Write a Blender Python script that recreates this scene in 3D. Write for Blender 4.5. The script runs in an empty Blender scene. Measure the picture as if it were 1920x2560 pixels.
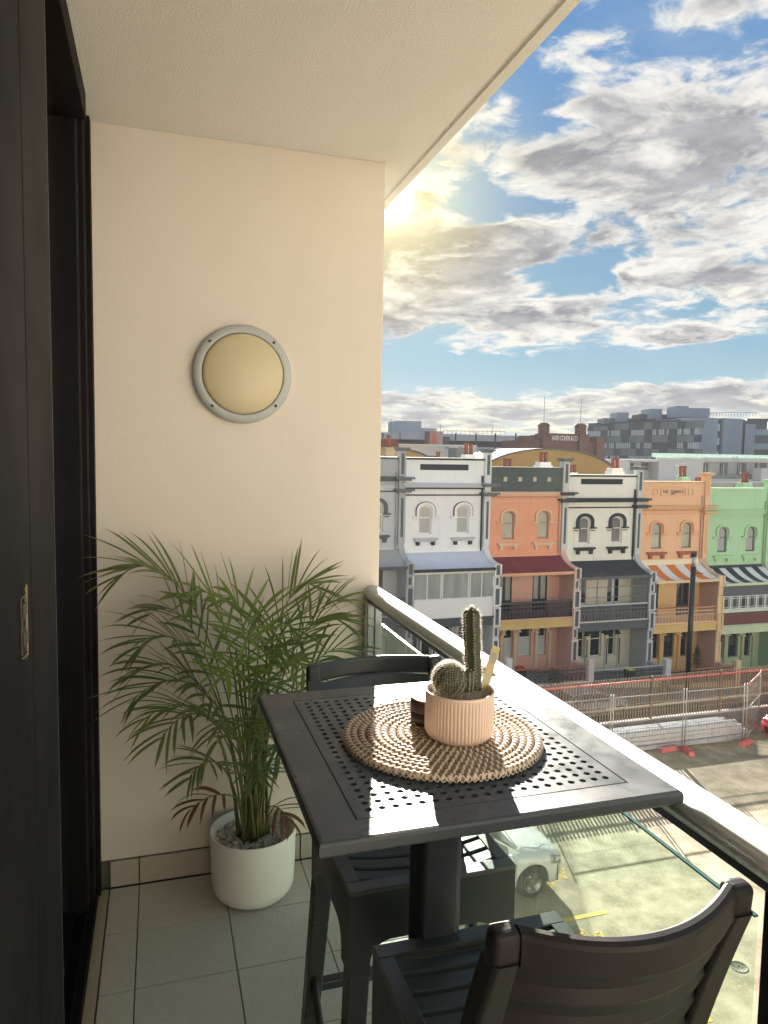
import bpy, bmesh, math, random
from mathutils import Vector, Matrix
R_ = math.radians
random.seed(7)
SC = bpy.context.scene
COL = SC.collection
PI = math.pi

# ---------------------------------------------------------------- camera
EYE = Vector((0, 0, 1.63))
def cam_axes(yaw=17.3, pitch=4.55, roll=.97):
    y, p, r = R_(yaw), R_(pitch), R_(roll)
    f = Vector((math.sin(y)*math.cos(p), math.cos(y)*math.cos(p), -math.sin(p)))
    r0 = Vector((math.cos(y), -math.sin(y), 0)); u0 = r0.cross(f)
    return math.cos(r)*r0+math.sin(r)*u0, math.cos(r)*u0-math.sin(r)*r0, f
CR, CU, CF = cam_axes()
cam = bpy.data.cameras.new('camera'); camo = bpy.data.objects.new('camera', cam); COL.objects.link(camo)
cam.sensor_fit = 'VERTICAL'; cam.sensor_height = 36; cam.sensor_width = 27; cam.lens = 25.44
cam.clip_start = .02; cam.clip_end = 3000
M = Matrix((CR, CU, -CF)).transposed().to_4x4(); M.translation = EYE
camo.matrix_world = M
SC.camera = camo
SC.render.resolution_x = 768; SC.render.resolution_y = 1024
def at(px, py, Y):
    """world point on the vertical plane y=Y that the photo pixel (1920x2560) looks at"""
    d = CF+CR*(px-960)/1809-CU*(py-1280)/1809
    return EYE+d*(Y/d.y)
def atz(px, py, Z):
    d = CF+CR*(px-960)/1809-CU*(py-1280)/1809
    return EYE+d*((Z-EYE.z)/d.z)

# ---------------------------------------------------------------- light
SUN_AZ, SUN_EL = 17.0, 19.3
S_DIR = Vector((math.sin(R_(SUN_AZ))*math.cos(R_(SUN_EL)), math.cos(R_(SUN_AZ))*math.cos(R_(SUN_EL)), math.sin(R_(SUN_EL))))
sun = bpy.data.lights.new('sun', 'SUN'); suno = bpy.data.objects.new('sun', sun); COL.objects.link(suno)
sun.energy = 5.0; sun.angle = R_(.4); sun.color = (1, .92, .80)
suno.rotation_euler = (-S_DIR).to_track_quat('-Z', 'Y').to_euler()
SC.view_settings.view_transform = 'Standard'; SC.view_settings.look = 'None'
SC.view_settings.gamma = 1; SC.view_settings.use_curve_mapping = False
SC.view_settings.exposure = EXPO = 2.2
SKY_STR = .1
SKY_K = .245

class NT:
    """small node-tree helper"""
    def __init__(s, tree): s.t = tree; s.n = tree.nodes; s.l = tree.links
    def node(s, typ, **kw):
        n = s.n.new(typ)
        for k, v in kw.items(): setattr(n, k, v)
        return n
    def put(s, sock, v):
        if hasattr(v, 'links') or hasattr(v, 'is_linked'): s.l.new(v, sock)
        elif isinstance(v, (tuple, list)) and len(v) == 3 and sock.type == 'RGBA': sock.default_value = (*v, 1)
        else: sock.default_value = v
    def math(s, op, a, b=None, c=None, clamp=False):
        n = s.node('ShaderNodeMath', operation=op, use_clamp=clamp)
        s.put(n.inputs[0], a)
        if b is not None: s.put(n.inputs[1], b)
        if c is not None: s.put(n.inputs[2], c)
        return n.outputs[0]
    def mix(s, f, a, b, typ='MIX'):
        n = s.node('ShaderNodeMix', data_type='RGBA', blend_type=typ)
        s.put(n.inputs[0], f); s.put(n.inputs[6], a); s.put(n.inputs[7], b)
        return n.outputs[2]
    def smooth(s, v, lo, hi, a=0., b=1.):
        n = s.node('ShaderNodeMapRange', interpolation_type='SMOOTHSTEP')
        s.put(n.inputs[0], v); s.put(n.inputs[1], lo); s.put(n.inputs[2], hi); s.put(n.inputs[3], a); s.put(n.inputs[4], b)
        return n.outputs[0]
    def noise(s, vec, scale, detail=4, rough=.55, dist=0., lac=2.):
        n = s.node('ShaderNodeTexNoise'); n.inputs['Scale'].default_value = scale
        n.inputs['Detail'].default_value = detail; n.inputs['Roughness'].default_value = rough
        n.inputs['Distortion'].default_value = dist; n.inputs['Lacunarity'].default_value = lac
        if vec is not None: s.l.new(vec, n.inputs['Vector'])
        return n.outputs[0]

def make_world():
    w = bpy.data.worlds.new('World'); SC.world = w; w.use_nodes = True
    t = NT(w.node_tree); t.n.clear()
    out = t.node('ShaderNodeOutputWorld'); bg = t.node('ShaderNodeBackground')
    bg.inputs[1].default_value = SKY_STR
    t.l.new(bg.outputs[0], out.inputs[0])
    sky = t.node('ShaderNodeTexSky', sky_type='NISHITA', sun_disc=False)
    sky.sun_elevation = R_(SUN_EL); sky.sun_rotation = R_(SUN_AZ)
    sky.air_density = 1.0; sky.dust_density = .6; sky.ozone_density = 2.2
    tc = t.node('ShaderNodeTexCoord'); d = tc.outputs['Generated']
    sp = t.node('ShaderNodeSeparateXYZ'); t.l.new(d, sp.inputs[0]); x, y, z = sp.outputs
    az = t.math('MULTIPLY', t.math('ARCTAN2', x, y), 180/PI)
    el = t.math('MULTIPLY', t.math('ARCSINE', z), 180/PI)
    # cloud layer coordinates: directions projected on a high sheet
    k = t.math('ADD', t.math('MAXIMUM', z, 0.0), .16)
    cb = t.node('ShaderNodeCombineXYZ')
    t.l.new(t.math('DIVIDE', x, k), cb.inputs[0]); t.l.new(t.math('DIVIDE', y, k), cb.inputs[1])
    t.l.new(t.math('MULTIPLY', z, 3.0), cb.inputs[2])
    base = cb.outputs[0]
    def dens(vec):
        # puffy: warped fbm with ragged edges
        wn = t.node('ShaderNodeTexNoise'); wn.inputs['Scale'].default_value = 2.4; wn.inputs['Detail'].default_value = 4
        t.l.new(vec, wn.inputs['Vector'])
        vs = t.node('ShaderNodeVectorMath', operation='MULTIPLY_ADD')
        t.l.new(wn.outputs['Color'], vs.inputs[0]); vs.inputs[1].default_value = (.45, .45, .45); t.l.new(vec, vs.inputs[2])
        a = t.noise(vs.outputs[0], 2.8, 12, .615)
        return a
    n1 = dens(base)
    # the same field a little nearer the sun: gives each cloud a lit and a shaded side
    off = t.node('ShaderNodeVectorMath', operation='ADD'); t.l.new(base, off.inputs[0])
    off.inputs[1].default_value = (-.030, .02, .10)
    n2 = dens(off.outputs[0])
    # weather map: where the banks and the gaps are  (azimuth, elevation, half widths, weight)
    bumps = [(40.5, 20.5, 7.0, 5.0, .30), (33, 23.5, 3.5, 2.0, .16), (28.5, 21.2, 4.4, 2.0, .30), (18.5, 18.2, 3.6, 2.0, .26), (22.5, 21.6, 3.4, 1.6, .26),
             (19.5, 14.2, 5.2, 2.6, .54), (23, 10.8, 6.5, 1.3, .28), (32, 10.9, 4.0, 1.1, .26), (38.5, 8.9, 3.4, .8, .24), (16, 9.3, 4, .8, .15),
             (26.0, 15.6, 3.4, 1.5, .30), (38, 15.9, 6, 1.5, .20), (42.5, 12.4, 3.4, 1.6, .22), (35.6, 13.2, 1.1, .6, .22),
             (25, 24.6, 5, .9, .16), (31, 27.0, 3.5, 1.2, .10), (41, 28.5, 3, 1.2, .16), (37.5, 25.5, 4, 1.0, .10),
             (26, 18.4, 3.4, 1.2, -.26), (31.5, 13.6, 2.5, 1.3, -.22), (24, 27.5, 6, 2.0, -.22), (34, 30, 4, 2, -.16), (30, 6.9, 30, 1.0, -.44), (29, 13.8, 2.3, .9, -.12),
             (33.5, 18.0, 2.0, 1.0, -.06), (26, 23.2, 5, .7, -.10), (34, 6.2, 9, .8, -.16), (28, 3.2, 26, 1.3, .26), (42, 4.6, 5, .8, .2), (33.5, 4.9, 2.2, .5, .14)]
    tot = None
    for a0, e0, sa, se, wt in bumps:
        da = t.math('MULTIPLY', t.math('SUBTRACT', az, a0), 1/sa); de = t.math('MULTIPLY', t.math('SUBTRACT', el, e0), 1/se)
        r2 = t.math('ADD', t.math('MULTIPLY', da, da), t.math('MULTIPLY', de, de))
        g = t.math('MULTIPLY', t.math('POWER', 2.718, t.math('MULTIPLY', r2, -1.0)), wt)
        tot = g if tot is None else t.math('ADD', tot, g)
    D = t.math('ADD', t.math('MULTIPLY_ADD', n1, 1.7, -.375), tot)
    cov = t.smooth(D, .43, .62)
    thick = t.smooth(D, .55, .76)
    relief = t.math('MULTIPLY', t.math('SUBTRACT', n1, n2), 5.5)
    lit = t.math('ADD', t.math('SUBTRACT', 1.0, thick), relief, clamp=True)
    # angular nearness to the sun
    dt = t.node('ShaderNodeVectorMath', operation='DOT_PRODUCT'); t.l.new(d, dt.inputs[0]); dt.inputs[1].default_value = S_DIR
    ca = t.math('MAXIMUM', dt.outputs['Value'], 0.0)
    near = t.math('POWER', ca, 150.0); core = t.math('POWER', ca, 3500.0)
    gs = 1/SKY_STR
    def K(r, g, b_, k=SKY_K): return (r*k*gs, g*k*gs, b_*k*gs)
    grey = K(.31, .315, .345); white = K(.84, .82, .76)
    grey = t.mix(t.smooth(t.noise(base, 5.5, 6, .6), .35, .68), K(.27, .275, .305), K(.46, .46, .48))
    cc = t.mix(lit, grey, white)
    warm = t.mix(t.smooth(el, 1.0, 6.0, 1., 0.), cc, t.mix(lit, K(.36, .38, .39), K(.95, .88, .64)))
    # clear-sky colour: the physical sky, pulled towards the deep blue overhead and the pale teal low down
    grad = t.node('ShaderNodeValToRGB'); e_ = grad.color_ramp.elements
    e_[0].position = 0.; e_[0].color = (*K(.42, .50, .50), 1); e_[1].position = 1.; e_[1].color = (*K(.06, .18, .44), 1)
    for pos, c_ in ((.085, K(.20, .40, .50)), (.20, K(.15, .29, .44)), (.30, K(.10, .26, .50))):
        q = e_.new(pos); q.color = (*c_, 1)
    t.l.new(t.math('DIVIDE', el, 90.0), grad.inputs[0])
    phys = t.mix(1.0, sky.outputs[0], (.22, .26, .34), 'MULTIPLY')
    skyb = t.mix(.08, grad.outputs[0], phys)
    veil = t.smooth(t.noise(base, 1.3, 7, .62, .6), .42, .80, 0., .30)
    skyc = t.mix(veil, skyb, K(.48, .54, .64))
    c = t.mix(cov, skyc, warm)
    glow = t.mix(near, (0, 0, 0), K(.62, .50, .08))
    glow2 = t.mix(core, (0, 0, 0), K(6., 5.4, 3.4))
    c = t.mix(1.0, t.mix(1.0, c, glow, 'ADD'), glow2, 'ADD')
    t.l.new(c, bg.inputs[0])
make_world()

# ---------------------------------------------------------------- materials
MATS = {}
def mat(name, col, rough=.6, metal=0., bump=0., bscale=60., var=0., vscale=3., coat=0., spec=.5, detail=6, col2=None, bdist=.004, stretch=None, trans=0.):
    if name in MATS: return MATS[name]
    m = bpy.data.materials.new(name); m.use_nodes = True; MATS[name] = m
    t = NT(m.node_tree); p = t.n['Principled BSDF']
    p.inputs['Base Color'].default_value = (*col, 1); p.inputs['Roughness'].default_value = rough
    p.inputs['Metallic'].default_value = metal; p.inputs['Specular IOR Level'].default_value = spec
    p.inputs['Coat Weight'].default_value = coat
    if coat: p.inputs['Coat Roughness'].default_value = .08
    tc = t.node('ShaderNodeTexCoord'); v = tc.outputs['Object']
    if stretch:
        mp = t.node('ShaderNodeMapping'); mp.inputs['Scale'].default_value = stretch; t.l.new(v, mp.inputs[0]); v = mp.outputs[0]
    if var:
        c2 = col2 or tuple(c*.55 for c in col)
        n = t.noise(v, vscale, detail, .62)
        f = t.smooth(n, .5-.22, .5+.25, 0., var)
        t.l.new(t.mix(f, col, c2), p.inputs['Base Color'])
        r = t.smooth(n, .3, .7, max(rough-.08, .02), min(rough+.1, 1)); t.l.new(r, p.inputs['Roughness'])
    if bump:
        n = t.noise(v, bscale, 4, .6)
        b = t.node('ShaderNodeBump'); b.inputs['Strength'].default_value = bump; b.inputs['Distance'].default_value = bdist
        t.l.new(n, b.inputs['Height']); t.l.new(b.outputs[0], p.inputs['Normal'])
    if trans:
        tr = t.node('ShaderNodeBsdfTranslucent'); t.put(tr.inputs[0], tuple(min(1, c*2.2) for c in col))
        mx = t.node('ShaderNodeMixShader'); mx.inputs[0].default_value = trans
        t.l.new(p.outputs[0], mx.inputs[1]); t.l.new(tr.outputs[0], mx.inputs[2])
        t.l.new(mx.outputs[0], t.n['Material Output'].inputs[0])
    return m

def glass_mat(name, tint=(.8, .9, .85), refl=.05, dirt=.06, dirtc=(.6, .62, .5)):
    if name in MATS: return MATS[name]
    m = bpy.data.materials.new(name); m.use_nodes = True; MATS[name] = m
    t = NT(m.node_tree); t.n.remove(t.n['Principled BSDF'])
    tr = t.node('ShaderNodeBsdfTransparent'); tr.inputs[0].default_value = (*tint, 1)
    gl = t.node('ShaderNodeBsdfGlossy'); gl.inputs['Roughness'].default_value = .02
    df = t.node('ShaderNodeBsdfTranslucent'); df.inputs[0].default_value = (*dirtc, 1)
    fr = t.node('ShaderNodeLayerWeight'); fr.inputs[0].default_value = .12
    a = t.node('ShaderNodeMixShader'); t.l.new(t.math('ADD', t.math('MULTIPLY', fr.outputs[0], .5), refl), a.inputs[0])
    t.l.new(tr.outputs[0], a.inputs[1]); t.l.new(gl.outputs[0], a.inputs[2])
    b = t.node('ShaderNodeMixShader')
    tc = t.node('ShaderNodeTexCoord'); mp = t.node('ShaderNodeMapping'); mp.inputs['Scale'].default_value = (1, 14, 1.2)
    t.l.new(tc.outputs['Object'], mp.inputs[0])
    n = t.noise(mp.outputs[0], 6, 6, .65)
    t.l.new(t.smooth(n, .35, .8, dirt*.5, dirt*2.2), b.inputs[0])
    t.l.new(a.outputs[0], b.inputs[1]); t.l.new(df.outputs[0], b.inputs[2])
    t.l.new(b.outputs[0], t.n['Material Output'].inputs[0])
    return m

# ---------------------------------------------------------------- mesh helpers
class MB:
    def __init__(s): s.v = []; s.f = []; s.sm = []
    def add(s, vs, fs, smooth=False, T=None):
        b = len(s.v)
        s.v += [tuple(T @ Vector(v)) if T is not None else tuple(v) for v in vs]
        s.f += [tuple(b+i for i in f) for f in fs]; s.sm += [smooth]*len(fs); return s
    def box(s, x0, x1, y0, y1, z0, z1, T=None):
        v = [(x, y, z) for z in (z0, z1) for y in (y0, y1) for x in (x0, x1)]
        return s.add(v, [(0, 2, 3, 1), (4, 5, 7, 6), (0, 1, 5, 4), (2, 6, 7, 3), (0, 4, 6, 2), (1, 3, 7, 5)], T=T)
    def hexa(s, lo, hi, T=None):
        """lo, hi: 4 corners each, counter-clockwise"""
        return s.add(list(lo)+list(hi), [(3, 2, 1, 0), (4, 5, 6, 7), (0, 1, 5, 4), (1, 2, 6, 5), (2, 3, 7, 6), (3, 0, 4, 7)], T=T)
    def prism(s, poly, axis, a, b, smooth=False):
        """poly: 2D points; extruded along axis from a to b. axis x:(y,z) y:(x,z) z:(x,y)"""
        def p(q, w): return {'x': (w, q[0], q[1]), 'y': (q[0], w, q[1]), 'z': (q[0], q[1], w)}[axis]
        n = len(poly); vs = [p(q, a) for q in poly]+[p(q, b) for q in poly]
        s.add(vs, [tuple(range(n))[::-1], tuple(range(n, 2*n))], False)
        base = len(s.v)-2*n
        s.f += [(base+i, base+(i+1) % n, base+n+(i+1) % n, base+n+i) for i in range(n)]; s.sm += [smooth]*n
        return s
    def lathe(s, prof, cx=0, cy=0, n=32, T=None, rfun=None, cap=True, z0=0):
        vs = []; fs = []
        for (r, z) in prof:
            for i in range(n):
                a = 2*PI*i/n; rr = rfun(r, a, z) if rfun else r
                vs.append((cx+rr*math.cos(a), cy+rr*math.sin(a), z0+z))
        for j in range(len(prof)-1):
            for i in range(n):
                k = (i+1) % n
                fs.append((j*n+i, j*n+k, (j+1)*n+k, (j+1)*n+i))
        s.add(vs, fs, True, T)
        if cap:
            b = len(s.v)-len(vs)
            if prof[0][0] > 1e-6: s.f.append(tuple(b+i for i in range(n))[::-1]); s.sm.append(False)
            if prof[-1][0] > 1e-6: s.f.append(tuple(b+(len(prof)-1)*n+i for i in range(n))); s.sm.append(False)
        return s
    def cyl(s, p0, p1, r0, r1=None, n=12, smooth=True):
        return s.tube([p0, p1], [r0, r0 if r1 is None else r1], n)
    def tube(s, pts, rad, n=8, cap=True, flat=1.0, up=None):
        pts = [Vector(p) for p in pts]; m = len(pts)
        if not hasattr(rad, '__len__'): rad = [rad]*m
        vs = []; prev = None
        for i, p in enumerate(pts):
            d = (pts[min(i+1, m-1)]-pts[max(i-1, 0)])
            if d.length < 1e-9: d = Vector((0, 0, 1))
            d.normalize()
            if prev is None:
                u = Vector(up) if up else (Vector((0, 0, 1)) if abs(d.z) < .9 else Vector((1, 0, 0)))
            else: u = prev
            sd = d.cross(u).normalized(); u = sd.cross(d).normalized(); prev = u
            for k in range(n):
                a = 2*PI*k/n
                vs.append(tuple(p+(sd*math.cos(a)+u*math.sin(a)*flat)*rad[i]))
        fs = [(j*n+i, j*n+(i+1) % n, (j+1)*n+(i+1) % n, (j+1)*n+i) for j in range(m-1) for i in range(n)]
        if cap: fs += [tuple(range(n))[::-1], tuple((m-1)*n+i for i in range(n))]
        return s.add(vs, fs, n > 4)
    def grid(s, rows, smooth=True, flip=False):
        """rows of equal length -> surface"""
        m = len(rows[0]); vs = [p for r in rows for p in r]; fs = []
        for j in range(len(rows)-1):
            for i in range(m-1):
                q = (j*m+i, j*m+i+1, (j+1)*m+i+1, (j+1)*m+i)
                fs.append(q[::-1] if flip else q)
        return s.add(vs, fs, smooth)
    def mesh(s, name, m, bevel=0):
        me = bpy.data.meshes.new(name); me.from_pydata(s.v, [], s.f)
        me.polygons.foreach_set('use_smooth', s.sm)
        if m: me.materials.append(m)
        me.update(); return me
    def build(s, name, m, parent=None, bevel=0, label=None, seg=2, fix=True, **kw):
        me = s.mesh(name, m)
        if fix:
            bm = bmesh.new(); bm.from_mesh(me); bmesh.ops.recalc_face_normals(bm, faces=bm.faces); bm.to_mesh(me); bm.free()
        o = bpy.data.objects.new(name, me); COL.objects.link(o)
        if parent is not None: o.parent = parent
        if bevel:
            b = o.modifiers.new('bevel', 'BEVEL'); b.width = bevel; b.segments = seg; b.limit_method = 'ANGLE'; b.angle_limit = R_(38)
            b.harden_normals = False
        if label: o['label'] = label
        for k, v in kw.items(): o[k] = v
        return o
def thing(name, label, cat, loc=(0, 0, 0), rz=0, group=None):
    o = bpy.data.objects.new(name, None); COL.objects.link(o); o.location = loc; o.rotation_euler = (0, 0, rz)
    o.empty_display_size = .1
    o['label'] = label; o['category'] = cat
    if group: o['group'] = group
    return o
def tag(o, label, cat, group=None):
    o['label'] = label; o['category'] = cat
    if group: o['group'] = group
    return o
def struct(o): o['kind'] = 'structure'; return o
def stuff(o): o['kind'] = 'stuff'; return o
def kids(o): return [c for c in COL.objects if c.parent == o]
def dup(o, parent=None, loc=None, rz=None, label=None):
    c = o.copy(); COL.objects.link(c); c.parent = parent
    if loc is not None: c.location = loc
    if rz is not None: c.rotation_euler = (0, 0, rz)
    if label: c['label'] = label
    for ch in kids(o): dup(ch, c)
    return c
def inst(src, name, parent, loc, rot=None, scale=None):
    o = bpy.data.objects.new(name, src); COL.objects.link(o); o.parent = parent; o.location = loc
    if rot: o.rotation_euler = rot
    if scale: o.scale = scale
    return o
def arc(cx, cz, r, a0, a1, n, rz=None):
    rz = rz or r
    return [(cx+r*math.cos(a0+(a1-a0)*i/n), cz+rz*math.sin(a0+(a1-a0)*i/n)) for i in range(n+1)]
# ================================================================ BALCONY SETTING
YW = 2.762; XW = .843; ZC = 2.75
m_wall = mat('render_wall', (.655, .60, .53), .85, bump=.5, bscale=230, var=.22, vscale=2.2, bdist=.0025, col2=(.60, .545, .475))
m_ceil = mat('render_ceiling', (.83, .825, .80), .9, bump=.9, bscale=160, bdist=.004, var=.08, vscale=2)
m_tile = mat('floor_tile', (.58, .55, .49), .55, bump=.8, bscale=110, var=.35, vscale=40, bdist=.003, col2=(.50, .47, .42))
m_grout = mat('grout', (.10, .09, .08), .9, bump=.4, bscale=80)
m_alu = mat('black_aluminium', (.008, .007, .008), .62, spec=.12, bump=.15, bscale=900, bdist=.0006, var=.3, vscale=2)
m_silver = mat('silver_aluminium', (.62, .62, .60), .33, metal=.6, var=.1, vscale=4)
m_strip = mat('sill_strip', (.50, .44, .33), .4, metal=.3)
end_wall = struct(MB().box(-.23, XW, YW, YW+.2, .105, ZC).build('wall', m_wall, bevel=.003))
struct(MB().box(-.42, XW, YW+.012, YW+.2, -.05, .10).build('wall_base', m_grout))
ceil = MB().box(-1.2, .945, -3.0, 6.0, ZC, ZC+.22)
ceil.box(.965, 1.0, -3.0, 6.0, ZC, ZC+.22)
ceil.box(.945, .965, -3.0, 6.0, ZC+.012, ZC+.22)
struct(ceil.build('ceiling', m_ceil))
back_wall = struct(MB().box(-.23, XW, -2.2, -2.0, 0, ZC-.002).build('wall', m_wall))
# our own building: storeys below and above the balcony
bd = MB().box(-9, -.9, -30, 2.96, -8.17, 12)
bd.box(-.9, .80, -30, 2.96, -8.17, -.26)
bd.box(-.9, .80, -30, 2.96, ZC+.24, 12)
own = bd.build('wall', m_wall); tag(own, 'cream rendered walls of the apartment block the balcony belongs to', 'building')
own.name = 'apartment_block'
slab = struct(MB().box(-.9, .90, -3.0, YW+.2, -.25, -.022).build('floor', mat('slab', (.5, .48, .44), .8, bump=.4)))
sub = struct(MB().box(-.9, .88, -3.0, YW, -.022, -.006).build('floor_bed', m_grout))
# floor tiles, each its own slab, joints recessed
xs = [-.185, -.0815, .222, .5255, .829]; xs = [-.186, -.082, .224, .530, .836]
ys = [YW-.012]
for k in range(14): ys.append(ys[-1]-(.272 if k == 0 else .284))
tn = 0
for i in range(4):
    w = xs[i+1]-xs[i]-.0035
    for k in range(13):
        d = ys[k]-ys[k+1]-.0035
        me = MB().box(-w/2, w/2, -d/2, d/2, 0, .008)
        o = me.build('tile', m_tile, sub, bevel=.0012, seg=1)
        o.location = ((xs[i]+xs[i+1])/2, (ys[k]+ys[k+1])/2, -.006+random.uniform(-.0006, .0006))
        o.rotation_euler = (random.uniform(-.0015, .0015), random.uniform(-.0015, .0015), random.uniform(-.001, .001))
for i in range(4):
    w = xs[i+1]-xs[i]-.005
    o = MB().box(-w/2, w/2, -.006, .004, 0, .098).build('tile', mat('skirting_tile', (.40, .37, .32), .6, bump=.6, bscale=110, var=.3, vscale=30, col2=(.33, .30, .26)), sub, bevel=.001, seg=1)
    o.location = ((xs[i]+xs[i+1])/2, YW-.001, .004)
# silver sill strip of the door
tag(MB().box(-.222, -.190, -2.0, YW-.02, -.004, .006).build('sill_strip', m_strip, bevel=.001), 'narrow pale metal strip along the foot of the dark door frame', 'trim')
# ---- sliding door
door = thing('sliding_door', 'black aluminium sliding glass door at the left edge with small silver lock plate', 'door', (0, 0, 0))
m_dglass = mat('dark_glass', (.012, .014, .018), .06, spec=.8, coat=.3)
m_dedge = mat('brush_seal', (.33, .32, .27), .5, metal=.2)
fr = MB()
fr.box(-.262, -.215, YW-.052, YW-.002, .0, ZC-.004)            # jamb at the wall
fr.box(-.30, -.23, YW-.13, YW-.052, .02, ZC-.02)
fr.box(-.33, -.245, YW-.21, YW-.13, .02, ZC-.02)
fr.build('jamb', m_alu, door, bevel=.002)
MB().box(-.33, -.212, -2.0, YW-.21, ZC-.085, ZC-.004).build('head', m_alu, door, bevel=.002)
MB().box(-.42, -.224, -2.0, YW-.05, -.02, .035).build('track', m_alu, door, bevel=.002)
tr = MB()
for xx in (-.25, -.29, -.33): tr.box(xx-.004, xx+.004, -2.0, YW-.06, .035, .050)
tr.build('rail', m_alu, door)
MB().box(-.300, -.292, 1.0, YW-.21, .05, ZC-.085).build('glass_pane', m_dglass, door)
leaf = MB()
leaf.box(-.235, -.172, .55, 1.099, .04, ZC-.03)
leaf.box(-.235, -.172, 1.1035, 1.350, .04, ZC-.03)
leaf.build('stile', m_alu, door, bevel=.0025)
MB().box(-.24, -.1735, 1.352, 1.3625, .05, ZC-.04).build('seal', m_dedge, door, bevel=.001)
MB().box(-.6, -.243, .4, 1.5, .04, ZC-.03).build('panel', mat('dark_room', (.01, .01, .012), .8), door)
# lock plate on the stile
lp = MB(); X0 = -.172
zc = at(57, 1565, .5)
LY, LZ = 1.03, 1.402
lp.box(X0, X0+.002, LY-.018, LY+.014, LZ-.040, LZ+.036)
plate = lp.build('lock_plate', mat('lock_metal', (.045, .036, .03), .4, metal=.5, var=.3, vscale=60), door, bevel=.001)
lk = MB()
lk.box(X0+.002, X0+.0038, LY+.014, LY+.017, LZ-.047, LZ+.048); lk.box(X0+.002, X0+.004, LY-.020, LY+.014, LZ-.043, LZ-.041)
lk.build('edge', mat('lock_brass', (.32, .27, .18), .4, metal=.7), plate)
for dz in (-.021, .018):
    MB().box(X0+.002, X0+.004, LY-.012, LY+.012, LZ+dz-.009, LZ+dz+.009).build('slot', mat('lock_dark', (.05, .045, .04), .4, metal=.5), plate, bevel=.001)
for dz in (-.046, -.033, 0, .030, .044):
    MB().lathe([(.0035, 0), (.0035, .002), (.0015, .0025)], n=12, T=Matrix.Translation((X0+.002, LY-.001, LZ+dz)) @ Matrix.Rotation(PI/2, 4, 'Y')).build('screw', mat('screw_dark', (.08, .07, .06), .3, metal=.8), plate)

# ---- wall light (px 484..730 wide, centre 606,937)
c = at(606, 937, YW)
lamp = thing('wall_light', 'round bulkhead light with grey rim and cream dome on the rendered end wall', 'wall light', (c.x, YW, c.z))
TR = Matrix.Rotation(PI/2, 4, 'X')
m_rim = mat('grey_rim', (.38, .40, .39), .45, bump=.1, bscale=500)
m_dome = mat('opal_dome', (.52, .45, .29), .36, var=.1, vscale=8, col2=(.48, .42, .28))
Rr = .180
MB().lathe([(Rr-.012, 0), (Rr, .004), (Rr, .022), (Rr-.004, .028), (Rr-.028, .034), (Rr-.031, .032), (Rr-.031, .02)], n=72, T=TR, cap=False).build('rim', m_rim, lamp)
MB().lathe([(Rr-.032, .020), (Rr-.034, .036), (Rr-.045, .042), (Rr-.07, .049), (Rr-.10, .055), (Rr-.14, .059), (0, .060)], n=72, T=TR, cap=False).build('diffuser', m_dome, lamp)
for a in (45, 135, 225, 315):
    a = R_(a+2); x, z = (Rr-.0155)*math.cos(a), (Rr-.0155)*math.sin(a)
    MB().lathe([(.0052, 0), (.0052, .002), (.003, .0025), (.003, .0008), (0, .0008)], n=16, T=Matrix.Translation((x, -.0325, z)) @ TR, cap=False).build('screw', mat('screw_dark', (.08, .07, .06), .3, metal=.8), lamp)

# ---- railing
rail = thing('balcony_railing', 'silver tube balcony handrail with tinted glass infill and dark posts', 'railing', (0, 0, 0))
m_rail = mat('rail_powder', (.58, .60, .59), .34, metal=.15, spec=.6, bump=.06, bscale=700, var=.06, vscale=2, coat=.15)
pr = [(.817+.036*math.cos(a)*(1 if math.cos(a) > 0 else 1), 1.075+.030*math.sin(a)) for a in [2*PI*i/28 for i in range(28)]]
MB().prism(pr, 'y', -2.0, YW-.001, smooth=True).build('handrail', m_rail, rail)
m_chan = mat('rail_channel', (.10, .11, .12), .35, metal=.4)
MB().box(.801, .833, -2.0, YW-.03, 1.032, 1.049).build('channel', m_chan, rail, bevel=.003)
m_post = mat('grey_post', (.23, .25, .26), .4, metal=.4)
ps = MB().box(.775, .843, YW-.052, YW-.006, -.10, 1.045)
ps.box(.782, .798, YW-.060, YW-.052, -.10, 1.045); ps.box(.812, .828, YW-.060, YW-.052, -.10, 1.045)
ps.build('post', m_post, rail, bevel=.002)
for (ya, yb) in ((1.70, 1.775),):
    q = MB().box(.812, .858, ya, ya+.022, -.10, 1.032); q.box(.812, .858, yb-.022, yb, -.10, 1.032); q.box(.825, .845, ya+.022, yb-.022, -.10, 1.032)
    q.build('post', m_post, rail, bevel=.002)
MB().box(.846, .884, .752, .803, -.10, 1.05).build('post', m_alu, rail, bevel=.003)
MB().box(.812, .862, -.55, -.50, -.10, 1.034).build('post', m_alu, rail, bevel=.003)
m_glass = glass_mat('balustrade_glass', (.84, .92, .87), .02, .025)
m_gedge = mat('glass_edge', (.05, .13, .12), .2, spec=.6)
GZ = .955
for ya, yb in ((.81, 1.695), (1.785, YW-.065), (-.49, .735)):
    g = MB().box(.838, .845, ya, yb, -.06, GZ).build('glass_panel', m_glass, rail)
    MB().box(.8378, .8452, ya, yb, GZ, GZ+.003).build('glass_edge', m_gedge, g)
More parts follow.
